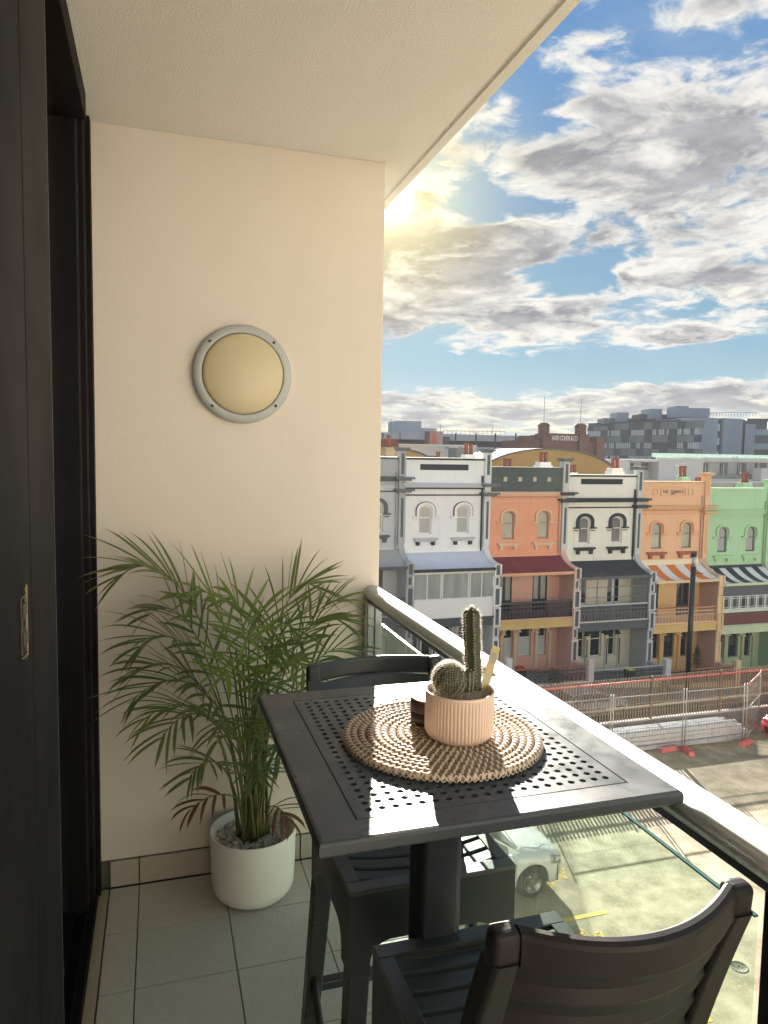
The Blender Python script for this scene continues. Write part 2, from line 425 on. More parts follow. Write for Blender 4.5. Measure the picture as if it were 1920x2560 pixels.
# ================================================================ TABLE
m_tab = mat('table_plastic', (.068, .078, .084), .31, bump=.35, bscale=760, bdist=.0012, spec=.16, var=.14, vscale=9, col2=(.078, .088, .094))
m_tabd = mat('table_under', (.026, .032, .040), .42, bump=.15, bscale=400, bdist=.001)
ZT = 1.11
TX0, TX1, TY0, TY1 = .200, .782, .905, 1.527
tcx, tcy = (TX0+TX1)/2, (TY0+TY1)/2
table = thing('bar_table', 'square black perforated outdoor bar table beside the railing', 'table', (tcx, tcy, 0))
hw, hd = (TX1-TX0)/2, (TY1-TY0)/2
NX, NY, PITCH, HR = 20, 23, .0212, .0050
gx, gy = NX*PITCH/2, NY*PITCH/2
top = MB(); N = 12
def ring(cx, cy, r, z): return [(cx+r*math.cos(2*PI*i/N+PI/12), cy+r*math.sin(2*PI*i/N+PI/12), z) for i in range(N)]
th = .014
for i in range(NX):
    for j in range(NY):
        cx, cy = -gx+(i+.5)*PITCH, -gy+(j+.5)*PITCH; h = PITCH/2
        sq = []
        for k in range(N):
            a = 2*PI*k/N+PI/12; c_, s_ = math.cos(a), math.sin(a); m_ = max(abs(c_), abs(s_)); sq.append((cx+h*c_/m_, cy+h*s_/m_, 0))
        corners = [(cx+h, cy+h, 0), (cx-h, cy+h, 0), (cx-h, cy-h, 0), (cx+h, cy-h, 0)]
        vs = ring(cx, cy, HR+.0008, 0)+ring(cx, cy, HR, -.0012)+ring(cx, cy, HR, -th)+sq+corners
        fs = []
        for k in range(N):
            q = (k+1) % N
            fs += [(3*N+k, 3*N+q, q, k), (k, q, N+q, N+k), (N+k, N+q, 2*N+q, 2*N+k)]
        for ci, k in enumerate((1, 4, 7, 10)):
            fs.append((3*N+k, 4*N+ci, 3*N+(k+1) % N))
        top.add(vs, fs, False)
# margins, engraved groove, outer lip  (quads round the grid)
def rect(x, y, z): return [(-x, -y, z), (x, -y, z), (x, y, z), (-x, y, z)]
rings = [rect(gx, gy, 0), rect(gx+.012, gy+.012, 0), rect(gx+.0135, gy+.0135, -.0022), rect(gx+.015, gy+.015, 0),
         rect(hw-.006, hd-.006, .0015), rect(hw-.0015, hd-.0015, 0), rect(hw, hd, -.004), rect(hw, hd, -.016), rect(hw-.003, hd-.003, -.020), rect(hw-.045, hd-.045, -.030), rect(hw-.06, hd-.06, -.030), rect(hw-.065, hd-.065, -th), rect(gx, gy, -th)]
for a, b in zip(rings, rings[1:]):
    top.add(a+b, [(i, (i+1) % 4, 4+(i+1) % 4, 4+i) for i in range(4)], False)
to = top.build('tabletop', m_tab, table); to.location = (0, 0, ZT)
colm = MB(); rr = .010
sec = []
for (sx, sy, a0) in ((1, 1, 0), (-1, 1, 90), (-1, -1, 180), (1, -1, 270)):
    for k in range(5):
        a = R_(a0+k*22.5); sec.append((sx*.026+.014*math.cos(a), sy*.026+.014*math.sin(a)))
colm.prism(sec, 'z', .03, ZT-.03, smooth=True)
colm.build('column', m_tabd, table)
sp = MB()
for a in (45, 135, 225, 315):
    T = Matrix.Rotation(R_(a), 4, 'Z')
    sp.hexa([(.03, -.02, ZT-.05), (.30, -.012, ZT-.032), (.30, .012, ZT-.032), (.03, .02, ZT-.05)], [(.03, -.02, ZT-.0305), (.30, -.012, ZT-.0305), (.30, .012, ZT-.0305), (.03, .02, ZT-.0305)], T=T)
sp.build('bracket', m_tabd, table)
bs = MB()
bs.box(-.22, .22, -.22, .22, .006, .022); bs.box(-.07, .07, -.07, .07, .022, .032)
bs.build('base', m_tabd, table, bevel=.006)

# ================================================================ STOOLS
m_st = mat('stool_plastic', (.030, .037, .042), .40, bump=.2, bscale=480, bdist=.001, spec=.5, var=.25, vscale=4, col2=(.028, .033, .039))
m_st2 = mat('stool_plastic_brown', (.016, .0135, .0145), .45, bump=.3, bscale=480, bdist=.001, spec=.24, var=.25, vscale=4, col2=(.022, .019, .020))
m_seat_lit = mat('seat_plastic_lit', (.075, .085, .090), .30, bump=.25, bscale=480, bdist=.001, spec=.6)  # stool plastic in a paler colour, standing for sky light caught by the seat
def make_stool(label, loc, rz, m, mb_):
    """front of the seat towards -y"""
    t = thing('bar_stool', label, 'stool', loc, rz, 'black slatted bar stools at the table')
    HX, HY, ZS = .186, .19, .736
    b = .030
    f = MB()
    AP = .105          # apron depth
    # seat border (top ring) + aprons with rounded inner corners
    def apron(x0, x1, fixed, axis, dep):
        n = 6; r = .045; pts = [(x0, ZS), (x0, ZS-AP-.07)]
        pts += [(x0+.045, ZS-AP-.07)]
        pts += [(x0+.045+r-r*math.cos(a), ZS-AP-r+r*math.sin(a)) for a in [PI/2*i/n for i in range(1, n+1)]]
        pts += [(x1-.045-r+r*math.sin(a), ZS-AP-r+r*math.cos(a)) for a in [PI/2*i/n for i in range(n)]]
        pts += [(x1-.045, ZS-AP-.07), (x1, ZS-AP-.07), (x1, ZS)]
        # build as strips to stay convex
        k = len(pts)
        m2 = MB()
        xsn = sorted(set([x0, x0+.045]+[p[0] for p in pts[3:-3]]+[x1-.045, x1]))
        def low(x):
            if x <= x0+.045: return ZS-AP-.07
            if x >= x1-.045: return ZS-AP-.07
            d = min(x-(x0+.045), (x1-.045)-x)
            if d >= r: return ZS-AP
            return ZS-AP-r+math.sqrt(max(0, r*r-(r-d)**2))
        eps = 1e-5
        for a_, b_ in zip(xsn, xsn[1:]):
            if b_-a_ < 1e-4: continue
            la, lb = low(a_+eps), low(b_-eps)
            if axis == 'x':
                lo = [(a_, fixed, la), (b_, fixed, lb), (b_, fixed+dep, lb), (a_, fixed+dep, la)]
                hi = [(a_, fixed, ZS), (b_, fixed, ZS), (b_, fixed+dep, ZS), (a_, fixed+dep, ZS)]
            else:
                lo = [(fixed, a_, la), (fixed+dep, a_, la), (fixed+dep, b_, lb), (fixed, b_, lb)]
                hi = [(fixed, a_, ZS), (fixed+dep, a_, ZS), (fixed+dep, b_, ZS), (fixed, b_, ZS)]
            f.hexa(lo, hi)
    apron(-HX, HX, -HY, 'x', .022); apron(-HX, HX, HY-.022, 'x', .022)
    apron(-HY+.0221, HY-.0221, -HX, 'y', .022); apron(-HY+.0221, HY-.0221, HX-.022, 'y', .022)
    f2 = MB()
    f2.box(-HX-.001, HX+.001, -HY-.001, -HY+b+.004, ZS, ZS+.010); f2.box(-HX-.001, HX+.001, HY-b, HY+.001, ZS, ZS+.010)
    f2.box(-HX-.001, -HX+b, -HY+b+.004, HY-b, ZS, ZS+.010); f2.box(HX-b, HX+.001, -HY+b+.004, HY-b, ZS, ZS+.010)
    f.build('seat_frame', m, t)
    f2.build('seat_border', m_seat_lit, t, bevel=.002)
    ns = 7; L = 2*(HY-b)-.004; p_ = L/ns
    for k in range(ns):
        y0 = -HY+b+.004+k*p_+.009; y1 = y0+p_-.010
        q = MB(); rows_t = []; rows_b = []
        for i in range(13):
            x = -HX+b+(2*(HX-b))*i/12; u = (x/(HX-b)); z = ZS+.008-.012*(1-u*u)
            yy = -.006*(1-u*u)
            rows_t.append([(x, y0+yy, z-.002), (x, y0+yy+.003, z), (x, y1+yy-.003, z), (x, y1+yy, z-.002), (x, y1+yy, z-.022), (x, y0+yy, z-.022), (x, y0+yy, z-.002)])
        q.grid(rows_t, smooth=False)
        q.build('slat', m_seat_lit, t)
    # legs
    def leg(cx, cy, sx, sy, top, w0=.046, w1=.036, splay=.03):
        zs = [top, .45, .2, 0]; q = MB(); pv = None
        for z in zs:
            k = 1-(z/top); w = w0+(w1-w0)*k; ox, oy = sx*splay*k, sy*splay*k*.8
            x_, y_ = cx+ox, cy+oy
            xi, yi = x_-sx*w, y_-sy*w
            xa, xb = min(x_, xi), max(x_, xi); ya, yb = min(y_, yi), max(y_, yi)
            cur = [(xa, ya, z), (xb, ya, z), (xb, yb, z), (xa, yb, z)]
            if pv: q.hexa(cur, pv)
            pv = cur
        return q
    for sx in (-1, 1):
        for sy in (-1, 1):
            leg(sx*HX, sy*HY, sx, sy, ZS-AP-.068).build('leg', m, t, bevel=.004)
    # footrest: bars and curved brackets
    def lo(z): return 1-(z/(ZS-AP-.068))
    zf = .27; k = lo(zf); fx, fy = HX+.03*k, HY+.024*k
    q = MB(); q.box(-fx+.035, fx-.035, -fy+.006, -fy+.034, zf-.014, zf+.014); q.box(-fx+.035, fx-.035, fy-.034, fy-.006, zf-.012, zf+.012)
    q.build('footrest', m, t, bevel=.004)
    for sx in (-1, 1):
        pts = []
        for i in range(11):
            u = i/10; y = fy-.03-(2*fy-.06)*u; z = .30-.10*math.sin(PI*u)**.8
            pts.append((sx*(fx-.02), y, z))
        MB().tube(pts, .011, 8, flat=1.7).build('brace', m, t)
    # back: posts, top rail, louvre slats
    zt = 1.078; yb0, yb1 = HY-.022, HY+.082
    def yb(z):
        u = (z-ZS)/(zt-ZS); return yb0+(yb1-yb0)*u**1.35
    for sx in (-1, 1):
        q = MB(); rows = []
        for i in range(11):
            z = ZS+.0+(zt-.033-ZS)*i/10; y = yb(z); w = .034+.006*math.sin(PI*i/10)
            xo = sx*(HX+.004*math.sin(PI*i/10)); xi = xo-sx*w
            rr_ = [(xo, y-.006, z), (xo, y+.024, z), (xo-sx*.006, y+.030, z), (xi+sx*.004, y+.030, z), (xi, y+.024, z), (xi, y-.006, z), (xo, y-.006, z)]
            rows.append(rr_)
        q.grid(rows, smooth=False)
        q.add(rows[-1][:6], [tuple(range(6))])
        q.build('back_post', mb_, t, bevel=.0025)
    wx = HX-.036; bow = .050; wo_ = HX+.001
    def bowf(x): u = x/wx; return bow*max(0, 1-u*u)
    def ribbon(q, prof_of_x, n=48, w_=None):
        w_ = w_ or wx+.002; cols = [prof_of_x(-w_+2*w_*i/n) for i in range(n+1)]
        for k_ in range(len(cols[0])-1):     # sharp across, smooth along
            q.grid([[c[k_], c[k_+1]] for c in cols])
        q.add(cols[0][:-1], [tuple(range(len(cols[0])-1))]); q.add(cols[-1][:-1], [tuple(range(len(cols[0])-1))])
    q = MB()
    def railp(x):
        o_ = bowf(x); y_ = yb(zt-.02)+.006+o_; dz = .005*(x/wx)**2; z_ = zt+dz
        return [(x, y_+a_, z_+b_) for a_, b_ in ((.000, -.046), (.015, -.046), (.017, -.040), (.017, -.010), (.0155, -.004), (.011, .000), (.004, .001), (-.001, -.002), (-.003, -.007), (-.003, -.040), (.000, -.046))]
    ribbon(q, railp); q.build('top_rail', mb_, t, fix=False)
    for sx in (-1, 1):
        q = MB(); xa_, xb_ = sorted((sx*(wx-.002), sx*(HX+.0012))); yy = yb(zt-.02)
        q.hexa([(xa_, yy-.012, zt-.045), (xb_, yy-.012, zt-.045), (xb_, yy+.020, zt-.045), (xa_, yy+.020, zt-.045)], [(xa_, yy-.005, zt+.006), (xb_, yy-.005, zt+.008), (xb_, yy+.026, zt+.006), (xa_, yy+.024, zt+.004)])
        q.build('rail_end', mb_, t, bevel=.011, seg=4)
    ns2 = 6; z1 = zt-.043; z0 = ZS+.012; hh = (z1-z0)/ns2
    for k in range(ns2):
        za = z0+k*hh; q = MB()
        def slp(x):
            o_ = bowf(x); yt, yl = yb(za+hh)+o_, yb(za)+o_
            return [(x, a_, b_) for a_, b_ in ((yl+.006, za-.010), (yl+.020, za-.0085), (yl+.0235, za-.003), (yl+.0200, za+hh*.32), (yt+.009, za+hh-.012), (yt+.006, za+hh-.002), (yt+.001, za+hh+.002), (yt-.004, za+hh-.002), (yl+.002, za+hh*.4), (yl+.001, za-.004), (yl+.006, za-.010))]
        ribbon(q, slp); q.build('back_slat', mb_, t, fix=False)
    return t
make_stool('charcoal bar stool on the far side of the table, facing the viewer', (.548, 1.540, 0), 0, m_st, m_st)
make_stool('nearest bar stool, its curved brownish louvred back towards the viewer at the lower right', (.548, .995, 0), PI, m_st, m_st2)

# ================================================================ THINGS ON THE TABLE
mc = Vector((.492, 1.200, ZT+.0015))
place = thing('placemat', 'round coiled seagrass placemat with white stitching on the black table', 'placemat', mc)
m_straw = mat('seagrass', (.36, .24, .13), .75, bump=1., bscale=90, var=.9, vscale=120, col2=(.16, .095, .05), bdist=.002, detail=3)
m_stitch = mat('stitch_cream', (.72, .60, .46), .55, bump=.2, bscale=300)
NR, RW = 13, .0139
def ringz(r): return .0065
for k in range(NR):
    r = RW*(k+.5)+.001; n = max(20, int(18+r*420)); rows = []
    for i in range(n+1):
        a = 2*PI*i/n; w = 1+.10*math.sin(a*7+k)*.4; rj = r+.0012*math.sin(a*3+k*1.7); sec = []
        for j in range(9):
            b = 2*PI*j/8; rad = rj+.0067*w*math.cos(b); sec.append((rad*math.cos(a), rad*math.sin(a), .0065+.0058*math.sin(b)))
        rows.append(sec)
    MB().grid(rows).build('coil', m_straw, place, fix=False)
stt = MB()
for k in range(NR):
    r = RW*(k+.5)+.001; ns = max(6, int(2*PI*r/.0124))
    for i in range(ns):
        a0 = 2*PI*(i+.5*(k % 2)+random.uniform(-.08, .08))/ns; sk = .0042/r if r > .01 else .1; hwid = .0022/r if r > .01 else .05
        rows = []; rj = r+.0012*math.sin(a0*3+k*1.7)
        for j in range(7):
            b = PI*(-.08+1.16*j/6); rad = rj+.0076*math.cos(b); z = .0065+.0068*math.sin(b); aa = a0+sk*(j/6-.5)*1.5
            rows.append([(rad*math.cos(aa-hwid), rad*math.sin(aa-hwid), z), ((rad+.0003)*math.cos(aa), (rad+.0003)*math.sin(aa), z+.0007), (rad*math.cos(aa+hwid), rad*math.sin(aa+hwid), z)])
        stt.grid(rows)
# crossed stitches on the outer rim
r = RW*NR+.0005; ns = 112
for i in range(ns):
    for sgn in (-1, 1):
        a0 = 2*PI*i/ns; rows = []
        for j in range(5):
            u = j/4; aa = a0+sgn*(u-.5)*.055; z = .001+.0115*u; rad = r+.0012+.0012*math.sin(PI*u)-.0035*u*u
            rows.append([(rad*math.cos(aa-.006), rad*math.sin(aa-.006), z), (rad*math.cos(aa+.006), rad*math.sin(aa+.006), z)])
        stt.grid(rows)
stuff(stt.build('stitching', m_stitch, place, fix=False))
ZM = ZT+.0015+.0128
# pot
pc = Vector((.5160, 1.178, ZM))
m_pot = mat('pink_ceramic', (.76, .57, .45), .42, var=.1, vscale=12, spec=.5, bump=.04, bscale=200)
cpot = thing('cactus_pot', 'blush pink ribbed ceramic pot holding the cacti on the placemat', 'plant pot', pc)
PR, PH = .0625, .086
def flute(r, a, z):
    if r > PR-.004 and .010 < z < PH-.006: return r-.0017*(abs(math.cos(a*30))**.7*-1+1)*1.0
    return r
prof = [(0, 0), (PR-.012, 0), (PR-.008, .001), (PR-.007, .004), (PR-.003, .006), (PR-.001, .0105), (PR, .016), (PR, PH*.5), (PR, PH-.010), (PR+.0004, PH-.0055), (PR+.0004, PH-.001), (PR-.001, PH), (PR-.0035, PH-.0005), (PR-.005, PH-.006), (PR-.005, PH-.020), (0, PH-.020)]
MB().lathe(prof, n=360, rfun=flute, cap=False).build('body', m_pot, cpot, fix=False)
m_grit = mat('grit', (.48, .40, .30), .8, var=.8, vscale=200, col2=(.2, .16, .12), bump=.3, bscale=400)
def pebble_mesh(rnd, n=1):
    """low poly stone"""
    bm = bmesh.new(); bmesh.ops.create_icosphere(bm, subdivisions=n, radius=1)
    for v in bm.verts: v.co *= rnd.uniform(.75, 1.2)
    vs = [tuple(v.co) for v in bm.verts]; fs = [tuple(l.index for l in f.verts) for f in bm.faces]; bm.free(); return vs, fs
rn = random.Random(3)
peb = [pebble_mesh(rn) for _ in range(6)]
gr = MB()
gr.lathe([(PR-.0052, PH-.016), (PR-.02, PH-.012), (.02, PH-.006), (0, PH-.005)], n=32, cap=False)
for i in range(900):
    a = rn.uniform(0, 2*PI); r = (PR-.0075)*math.sqrt(rn.random()); z = PH-.014+.010*(1-(r/PR)**2)
    s_ = rn.uniform(.0013, .0025); vs, fs = rn.choice(peb)
    T = Matrix.Translation((r*math.cos(a), r*math.sin(a), z+rn.uniform(0, .002))) @ Matrix.Rotation(rn.uniform(0, 6), 4, (rn.random(), rn.random(), rn.random()+.01)) @ Matrix.Diagonal((s_, s_*.9, s_*.7, 1))
    gr.add(vs, fs, False, T)
g_o = stuff(gr.build('cactus_gravel', m_grit)); g_o.location = pc; g_o['label'] = 'fine pale grit filling the pink cactus pot'; g_o['category'] = 'gravel'
# cacti
m_cac = mat('cactus_green', (.036, .045, .022), .55, var=.7, vscale=50, col2=(.035, .045, .02), bump=.5, bscale=150)
m_spine = mat('spines', (.80, .72, .50), .5, trans=.4)
def spines(mb, pts, rng, L, n, w=.00022):
    for p, nrm in pts:
        p = Vector(p); nrm = Vector(nrm)
        for _ in range(n):
            d = (nrm+Vector((rng.uniform(-1, 1), rng.uniform(-1, 1), rng.uniform(-1, 1)))*.75).normalized()
            l = L*rng.uniform(.5, 1.2); q = p+d*l
            sd = d.cross(Vector((rng.uniform(-1, 1), rng.uniform(-1, 1), rng.uniform(-1, 1)))).normalized()*w
            sd2 = d.cross(sd).normalized()*w
            mb.add([p+sd, p-sd, q], [(0, 1, 2)]); mb.add([p+sd2, p-sd2, q], [(0, 1, 2)])
base_z = ZM+PH-.008
def col_cactus(label, loc, h, r, ribs, lean, sl, name='column_cactus', seed=1, bend=0.):
    t = thing(name, label, 'cactus', loc); rows = []; n = ribs*4; ns = 30; sp_ = []; rg = random.Random(seed)
    for j in range(ns+1):
        u = j/ns; z = h*u; rad = r*(.82+.22*math.sin(min(1, u*1.3)*PI*.6))*(1-max(0, (u-.90)/.10)**2.5)*(1+.03*math.sin(u*37)+.02*math.sin(u*71))
        cx_ = lean[0]*u+bend*math.sin(PI*u); cy_ = lean[1]*u; row = []
        for i in range(n+1):
            a = 2*PI*i/n; rr_ = rad*(1-.16*(1-abs(math.cos(a*ribs/2))**.8)); row.append((cx_+rr_*math.cos(a), cy_+rr_*math.sin(a), z))
            if i < n and i % 4 == 0 and (j % 1 == 0): sp_.append(((cx_+rr_*math.cos(a), cy_+rr_*math.sin(a), z), (math.cos(a), math.sin(a), .5*(u > .95)+.1)))
        rows.append(row)
    MB().grid(rows).build('body', m_cac, t, fix=False)
    s_ = MB(); spines(s_, sp_, rg, sl, 7, .00028); stuff(s_.build('spines', m_spine, t, fix=False))
    return t
pxm = 1/1390.
col_cactus('tall spiny column cactus standing upright in the pink pot', (pc.x+.034, pc.y+.006, base_z-.002), .158, .0150, 7, (-.012, .0), .0065, bend=-.002)
col_cactus('short stubby cactus between the round and the tall one', (pc.x+.011, pc.y-.004, base_z-.002), .047, .0125, 8, (.0, .0), .0035, 'stubby_cactus', 5)
t = thing('round_cactus', 'round fuzzy spiny cactus leaning left in the pink pot', 'cactus', (pc.x-.018, pc.y+.006, base_z-.004))
bl = MB(); R0 = .0300
def sph(rows_n, cols_n):
    rows = []; sp_ = []
    for j in range(rows_n+1):
        th_ = PI*j/rows_n; row = []
        for i in range(cols_n+1):
            a = 2*PI*i/cols_n; n_ = Vector((math.sin(th_)*math.cos(a), math.sin(th_)*math.sin(a), math.cos(th_)))
            rr_ = R0*(1+.06*math.cos(a*13+j*.9)*math.sin(th_)); p = n_*rr_; p.z = p.z*1.02+R0*1.0; row.append(tuple(p))
            if i < cols_n and j > 0 and th_ < 2.5: sp_.append((tuple(p), tuple(n_)))
        rows.append(row)
    return rows, sp_
rows, sp_ = sph(24, 39); bl.grid(rows); bl.build('body', m_cac, t, fix=False)
s_ = MB(); rg = random.Random(9); rg.shuffle(sp_); spines(s_, sp_[:800], rg, .0058, 5, .00024); stuff(s_.build('spines', m_spine, t, fix=False))
# plant tag
m_tag = mat('bamboo_tag', (.42, .34, .16), .5, var=.3, vscale=60, stretch=(1, 1, .2))
tg = thing('plant_tag', 'slanting bamboo plant label with oval emblem stuck in the pink pot', 'plant tag', (pc.x+.0455, pc.y+.004, base_z-.01)); tg.rotation_euler = (R_(-10), R_(24), R_(4))
tb = MB().box(-.0092, .0092, -.0009, .0009, 0, .094); tb.build('stick', m_tag, tg, bevel=.0008)
MB().prism([(.0062*math.cos(a), .072+.011*math.sin(a)) for a in [2*PI*i/24 for i in range(24)]], 'y', -.0013, -.0009).build('emblem', mat('emblem_grey', (.22, .22, .17), .6, var=.6, vscale=300, col2=(.4, .36, .22)), tg)
ln = MB()
for k in range(5): ln.box(-.0055, .0055-.001*(k % 2), -.00125, -.0009, .024+k*.0045, .0262+k*.0045)
ln.build('print_lines', mat('tag_print', (.42, .40, .32), .6), tg)
# round box behind the pot
bc = Vector((.4955, 1.262, ZM))
bx = thing('round_box', 'small dark round tin with pale wooden lid behind the pink pot', 'box', bc)
m_dk = mat('box_dark', (.055, .035, .030), .4, bump=.1)
MB().lathe([(.040, 0), (.0405, .001), (.0405, .021), (.039, .0215), (.039, .0225)], n=56).build('body', m_dk, bx)
MB().lathe([(.041, .0225), (.0413, .0235), (.0413, .044), (.0408, .0448)], n=56).build('lid', m_dk, bx)
MB().lathe([(.0405, .0449), (.0403, .0475), (.0395, .048)], n=56).build('lid_top', mat('lid_wood', (.42, .32, .18), .35, var=.5, vscale=14, stretch=(1, 8, 1), col2=(.48, .34, .17)), bx)
# ================================================================ PALM
PX, PY = .322, 2.590
m_wpot = mat('white_pot', (.78, .77, .73), .38, bump=.03, bscale=200, var=.04)
fp = thing('palm_pot', 'white round-bottomed planter standing in the tiled corner', 'plant pot', (PX, PY, .003))
pr_ = [(0, 0)]+[(.095+.055*math.sin(a), .06-.06*math.cos(a)) for a in [PI/2*i/10 for i in range(11)]]+[(.153, .12), (.155, .2), (.156, .244), (.1555, .248), (.153, .249), (.150, .247), (.149, .20), (0, .20)]
MB().lathe(pr_, n=80, cap=False).build('body', m_wpot, fp)
m_peb = mat('white_pebble', (.62, .58, .52), .5, var=.5, vscale=30, col2=(.35, .30, .25))
rn = random.Random(12); pbs = [pebble_mesh(rn, 2) for _ in range(8)]
pb = MB()
pb.lathe([(.149, .198), (.05, .206), (0, .208)], n=24, cap=False)
for i in range(420):
    a = rn.uniform(0, 2*PI); r = .140*math.sqrt(rn.random()); s_ = rn.uniform(.006, .0125); vs, fs = rn.choice(pbs)
    T = Matrix.Translation((r*math.cos(a), r*math.sin(a), .204+rn.uniform(0, .012))) @ Matrix.Rotation(rn.uniform(0, 6), 4, (rn.random(), rn.random(), rn.random()+.01)) @ Matrix.Diagonal((s_, s_*.85, s_*.65, 1))
    pb.add(vs, fs, True, T)
po = stuff(pb.build('white_pebbles', m_peb)); po.location = (PX, PY, .003); po['label'] = 'white pebbles covering the soil of the palm planter'; po['category'] = 'pebbles'

palm = thing('potted_palm', 'bushy parlour palm with long arching green fronds and brown tips', 'palm', (PX, PY, .21))
def leafm(name, c, tip):
    m = mat(name, c, .42, var=.45, vscale=9, trans=.38, spec=.45, col2=tuple(q*.55 for q in c)); t = NT(m.node_tree)
    p = t.n['Principled BSDF']; at_ = t.node('ShaderNodeAttribute', attribute_name='tipness')
    src = p.inputs['Base Color'].links[0].from_socket
    f = t.smooth(at_.outputs['Fac'], .62, .95, 0., .95)
    t.l.new(t.mix(f, src, tip), p.inputs['Base Color']); return m
GREENS = [leafm('palm_leaf', (.135, .185, .06), (.26, .15, .08)), leafm('palm_leaf_bright', (.17, .25, .06), (.22, .14, .06)), leafm('palm_leaf_deep', (.085, .135, .055), (.24, .14, .07))]
m_brown = leafm('palm_leaf_dry', (.15, .075, .04), (.12, .06, .035))
m_rachis = mat('palm_stem', (.13, .155, .05), .5, var=.5, vscale=12, col2=(.16, .11, .05))
class Leaf(MB):
    def __init__(s): super().__init__(); s.tip = []
    def finish(s, name, m, parent, **kw):
        o = s.build(name, m, parent, fix=False, **kw)
        a = o.data.attributes.new('tipness', 'FLOAT', 'POINT'); a.data.foreach_set('value', s.tip); return o
def leaflet(L, p0, d, up, ln, w, droop, rg):
    """blade from p0 along d, curling down"""
    n = 8; rows = []; p = Vector(p0); d = Vector(d).normalized(); tw = rg.uniform(-.5, .5); curl = rg.uniform(-.12, .12)
    for i in range(n+1):
        u = i/n; side = d.cross(up)
        if side.length < 1e-3: side = Vector((1, 0, 0))
        side.normalize(); nrm = side.cross(d).normalized()
        side = (side*math.cos(tw)+nrm*math.sin(tw)).normalized()
        ww = w*(math.sin(PI*min(1, u*.80+.16))**.8)*(1 if u < .8 else max(0.04, (1-u)/.2))
        rows.append([tuple(p-side*ww+nrm*ww*.35), tuple(p), tuple(p+side*ww+nrm*ww*.35)])
        L.tip += [u]*3
        p = p+d*(ln/n); d = (d+Vector((curl, curl*.4, -droop*(.3+u*1.2)))*(1.0/n)*1.6).normalized()
    L.grid(rows)
def bez(a, b, c, d, u): return a*(1-u)**3+b*3*u*(1-u)**2+c*3*u*u*(1-u)+d*u**3
def frond(tip, base=None, rise=.5, nl=24, ll=.20, w=.0072, m=None, droop=.45, seed=0, start=.42, fan=1.0, sep=True):
    rg = random.Random(seed); O = Vector((PX, PY, .21))
    b0 = Vector(base) if base else O+Vector((rg.uniform(-.045, .045), rg.uniform(-.04, .03), 0))
    tip = Vector(tip); mid = b0+Vector(((tip.x-b0.x)*.12, (tip.y-b0.y)*.12, (tip.z-b0.z)*.45+rise*.25))
    c2 = Vector((b0.x+(tip.x-b0.x)*.55, b0.y+(tip.y-b0.y)*.55, max(tip.z, b0.z)+rise*.30))
    pts = [bez(b0, mid, c2, tip, i/22) for i in range(23)]
    MBf = MB(); MBf.tube(pts, [.0042*(1-.75*i/22) for i in range(23)], 6)
    fr_ = MBf.build('frond', m_rachis, palm, fix=False)
    mats = m or GREENS[rg.choice([0, 0, 1, 2])]
    joined = None if sep else Leaf(); out = []
    cen = Vector((PX, PY, .7))
    for k in range(nl):
        u = start+(1-start)*(k+.5)/nl; i = min(21, int(u*22)); f = u*22-i
        p = pts[i].lerp(pts[i+1], f); tg_ = (pts[i+1]-pts[i]).normalized()
        s = 1 if k % 2 else -1
        upv = Vector((0, -.25, 1)); sd = tg_.cross(upv).normalized()
        ang = (62-42*((u-start)/(1-start)))*rg.uniform(.8, 1.15)*fan
        dr = (tg_*math.cos(R_(ang))+sd*s*math.sin(R_(ang))+Vector((rg.uniform(-.1, .1), rg.uniform(-.12, .08), rg.uniform(-.02, .22)))).normalized()
        l_ = ll*rg.uniform(.8, 1.12)*(.62+.55*math.sin(PI*min(1, (u-start)/(1-start)*.85+.15)))
        upl = (upv-tg_*upv.dot(tg_)).normalized()
        if p.y+dr.y*l_ > YW-.01: dr.y = min(dr.y, (YW-.015-p.y)/l_); dr.normalize()
        L = joined or Leaf()
        leaflet(L, p, dr, upl, l_, w*rg.uniform(.62, 1.05), droop*rg.uniform(.5, 1.4), rg)
        if sep:
            L.v = [(x, min(y, YW-.004), z) for x, y, z in L.v]; L.finish('leaflet', mats, fr_)
        else: out.append(1)
    if joined:
        joined.v = [(x, min(y, YW-.004), z) for x, y, z in joined.v]
        joined.finish('leaflets', mats, fr_, kind='stuff')
BR = GREENS[1]; DK = GREENS[2]; MD = GREENS[0]
def A(px, py, Y): return at(px, py, Y)
# large fronds, every leaflet an object
big = [ (A(300, 1440, 2.50), .55, 26, .235, .0078, MD, .30, .50), (A(490, 1490, 2.45), .34, 16, .20, .0095, BR, .22, .55), (A(575, 1500, 2.50), .24, 14, .19, .0095, BR, .2, .55),
        (A(790, 1470, 2.58), .40, 26, .205, .0070, MD, .25, .48), (A(860, 1560, 2.50), .50, 26, .205, .0062, MD, .40, .48),
        (A(345, 1620, 2.35), .45, 26, .205, .0060, DK, .45, .48), (A(330, 1750, 2.30), .50, 26, .205, .0062, DK, .45, .46), (A(400, 1850, 2.20), .50, 24, .19, .0062, MD, .55, .46),
        (A(650, 1540, 2.40), .26, 16, .20, .0068, MD, .3, .55), (A(560, 1690, 2.15), .40, 18, .19, .0078, BR, .5, .52) ]
for i, (tp, rise, nl, ll, w, m_, dr, st) in enumerate(big):
    frond(tp, rise=rise, nl=nl, ll=ll, w=w, m=m_, droop=dr, seed=40+i, start=st)
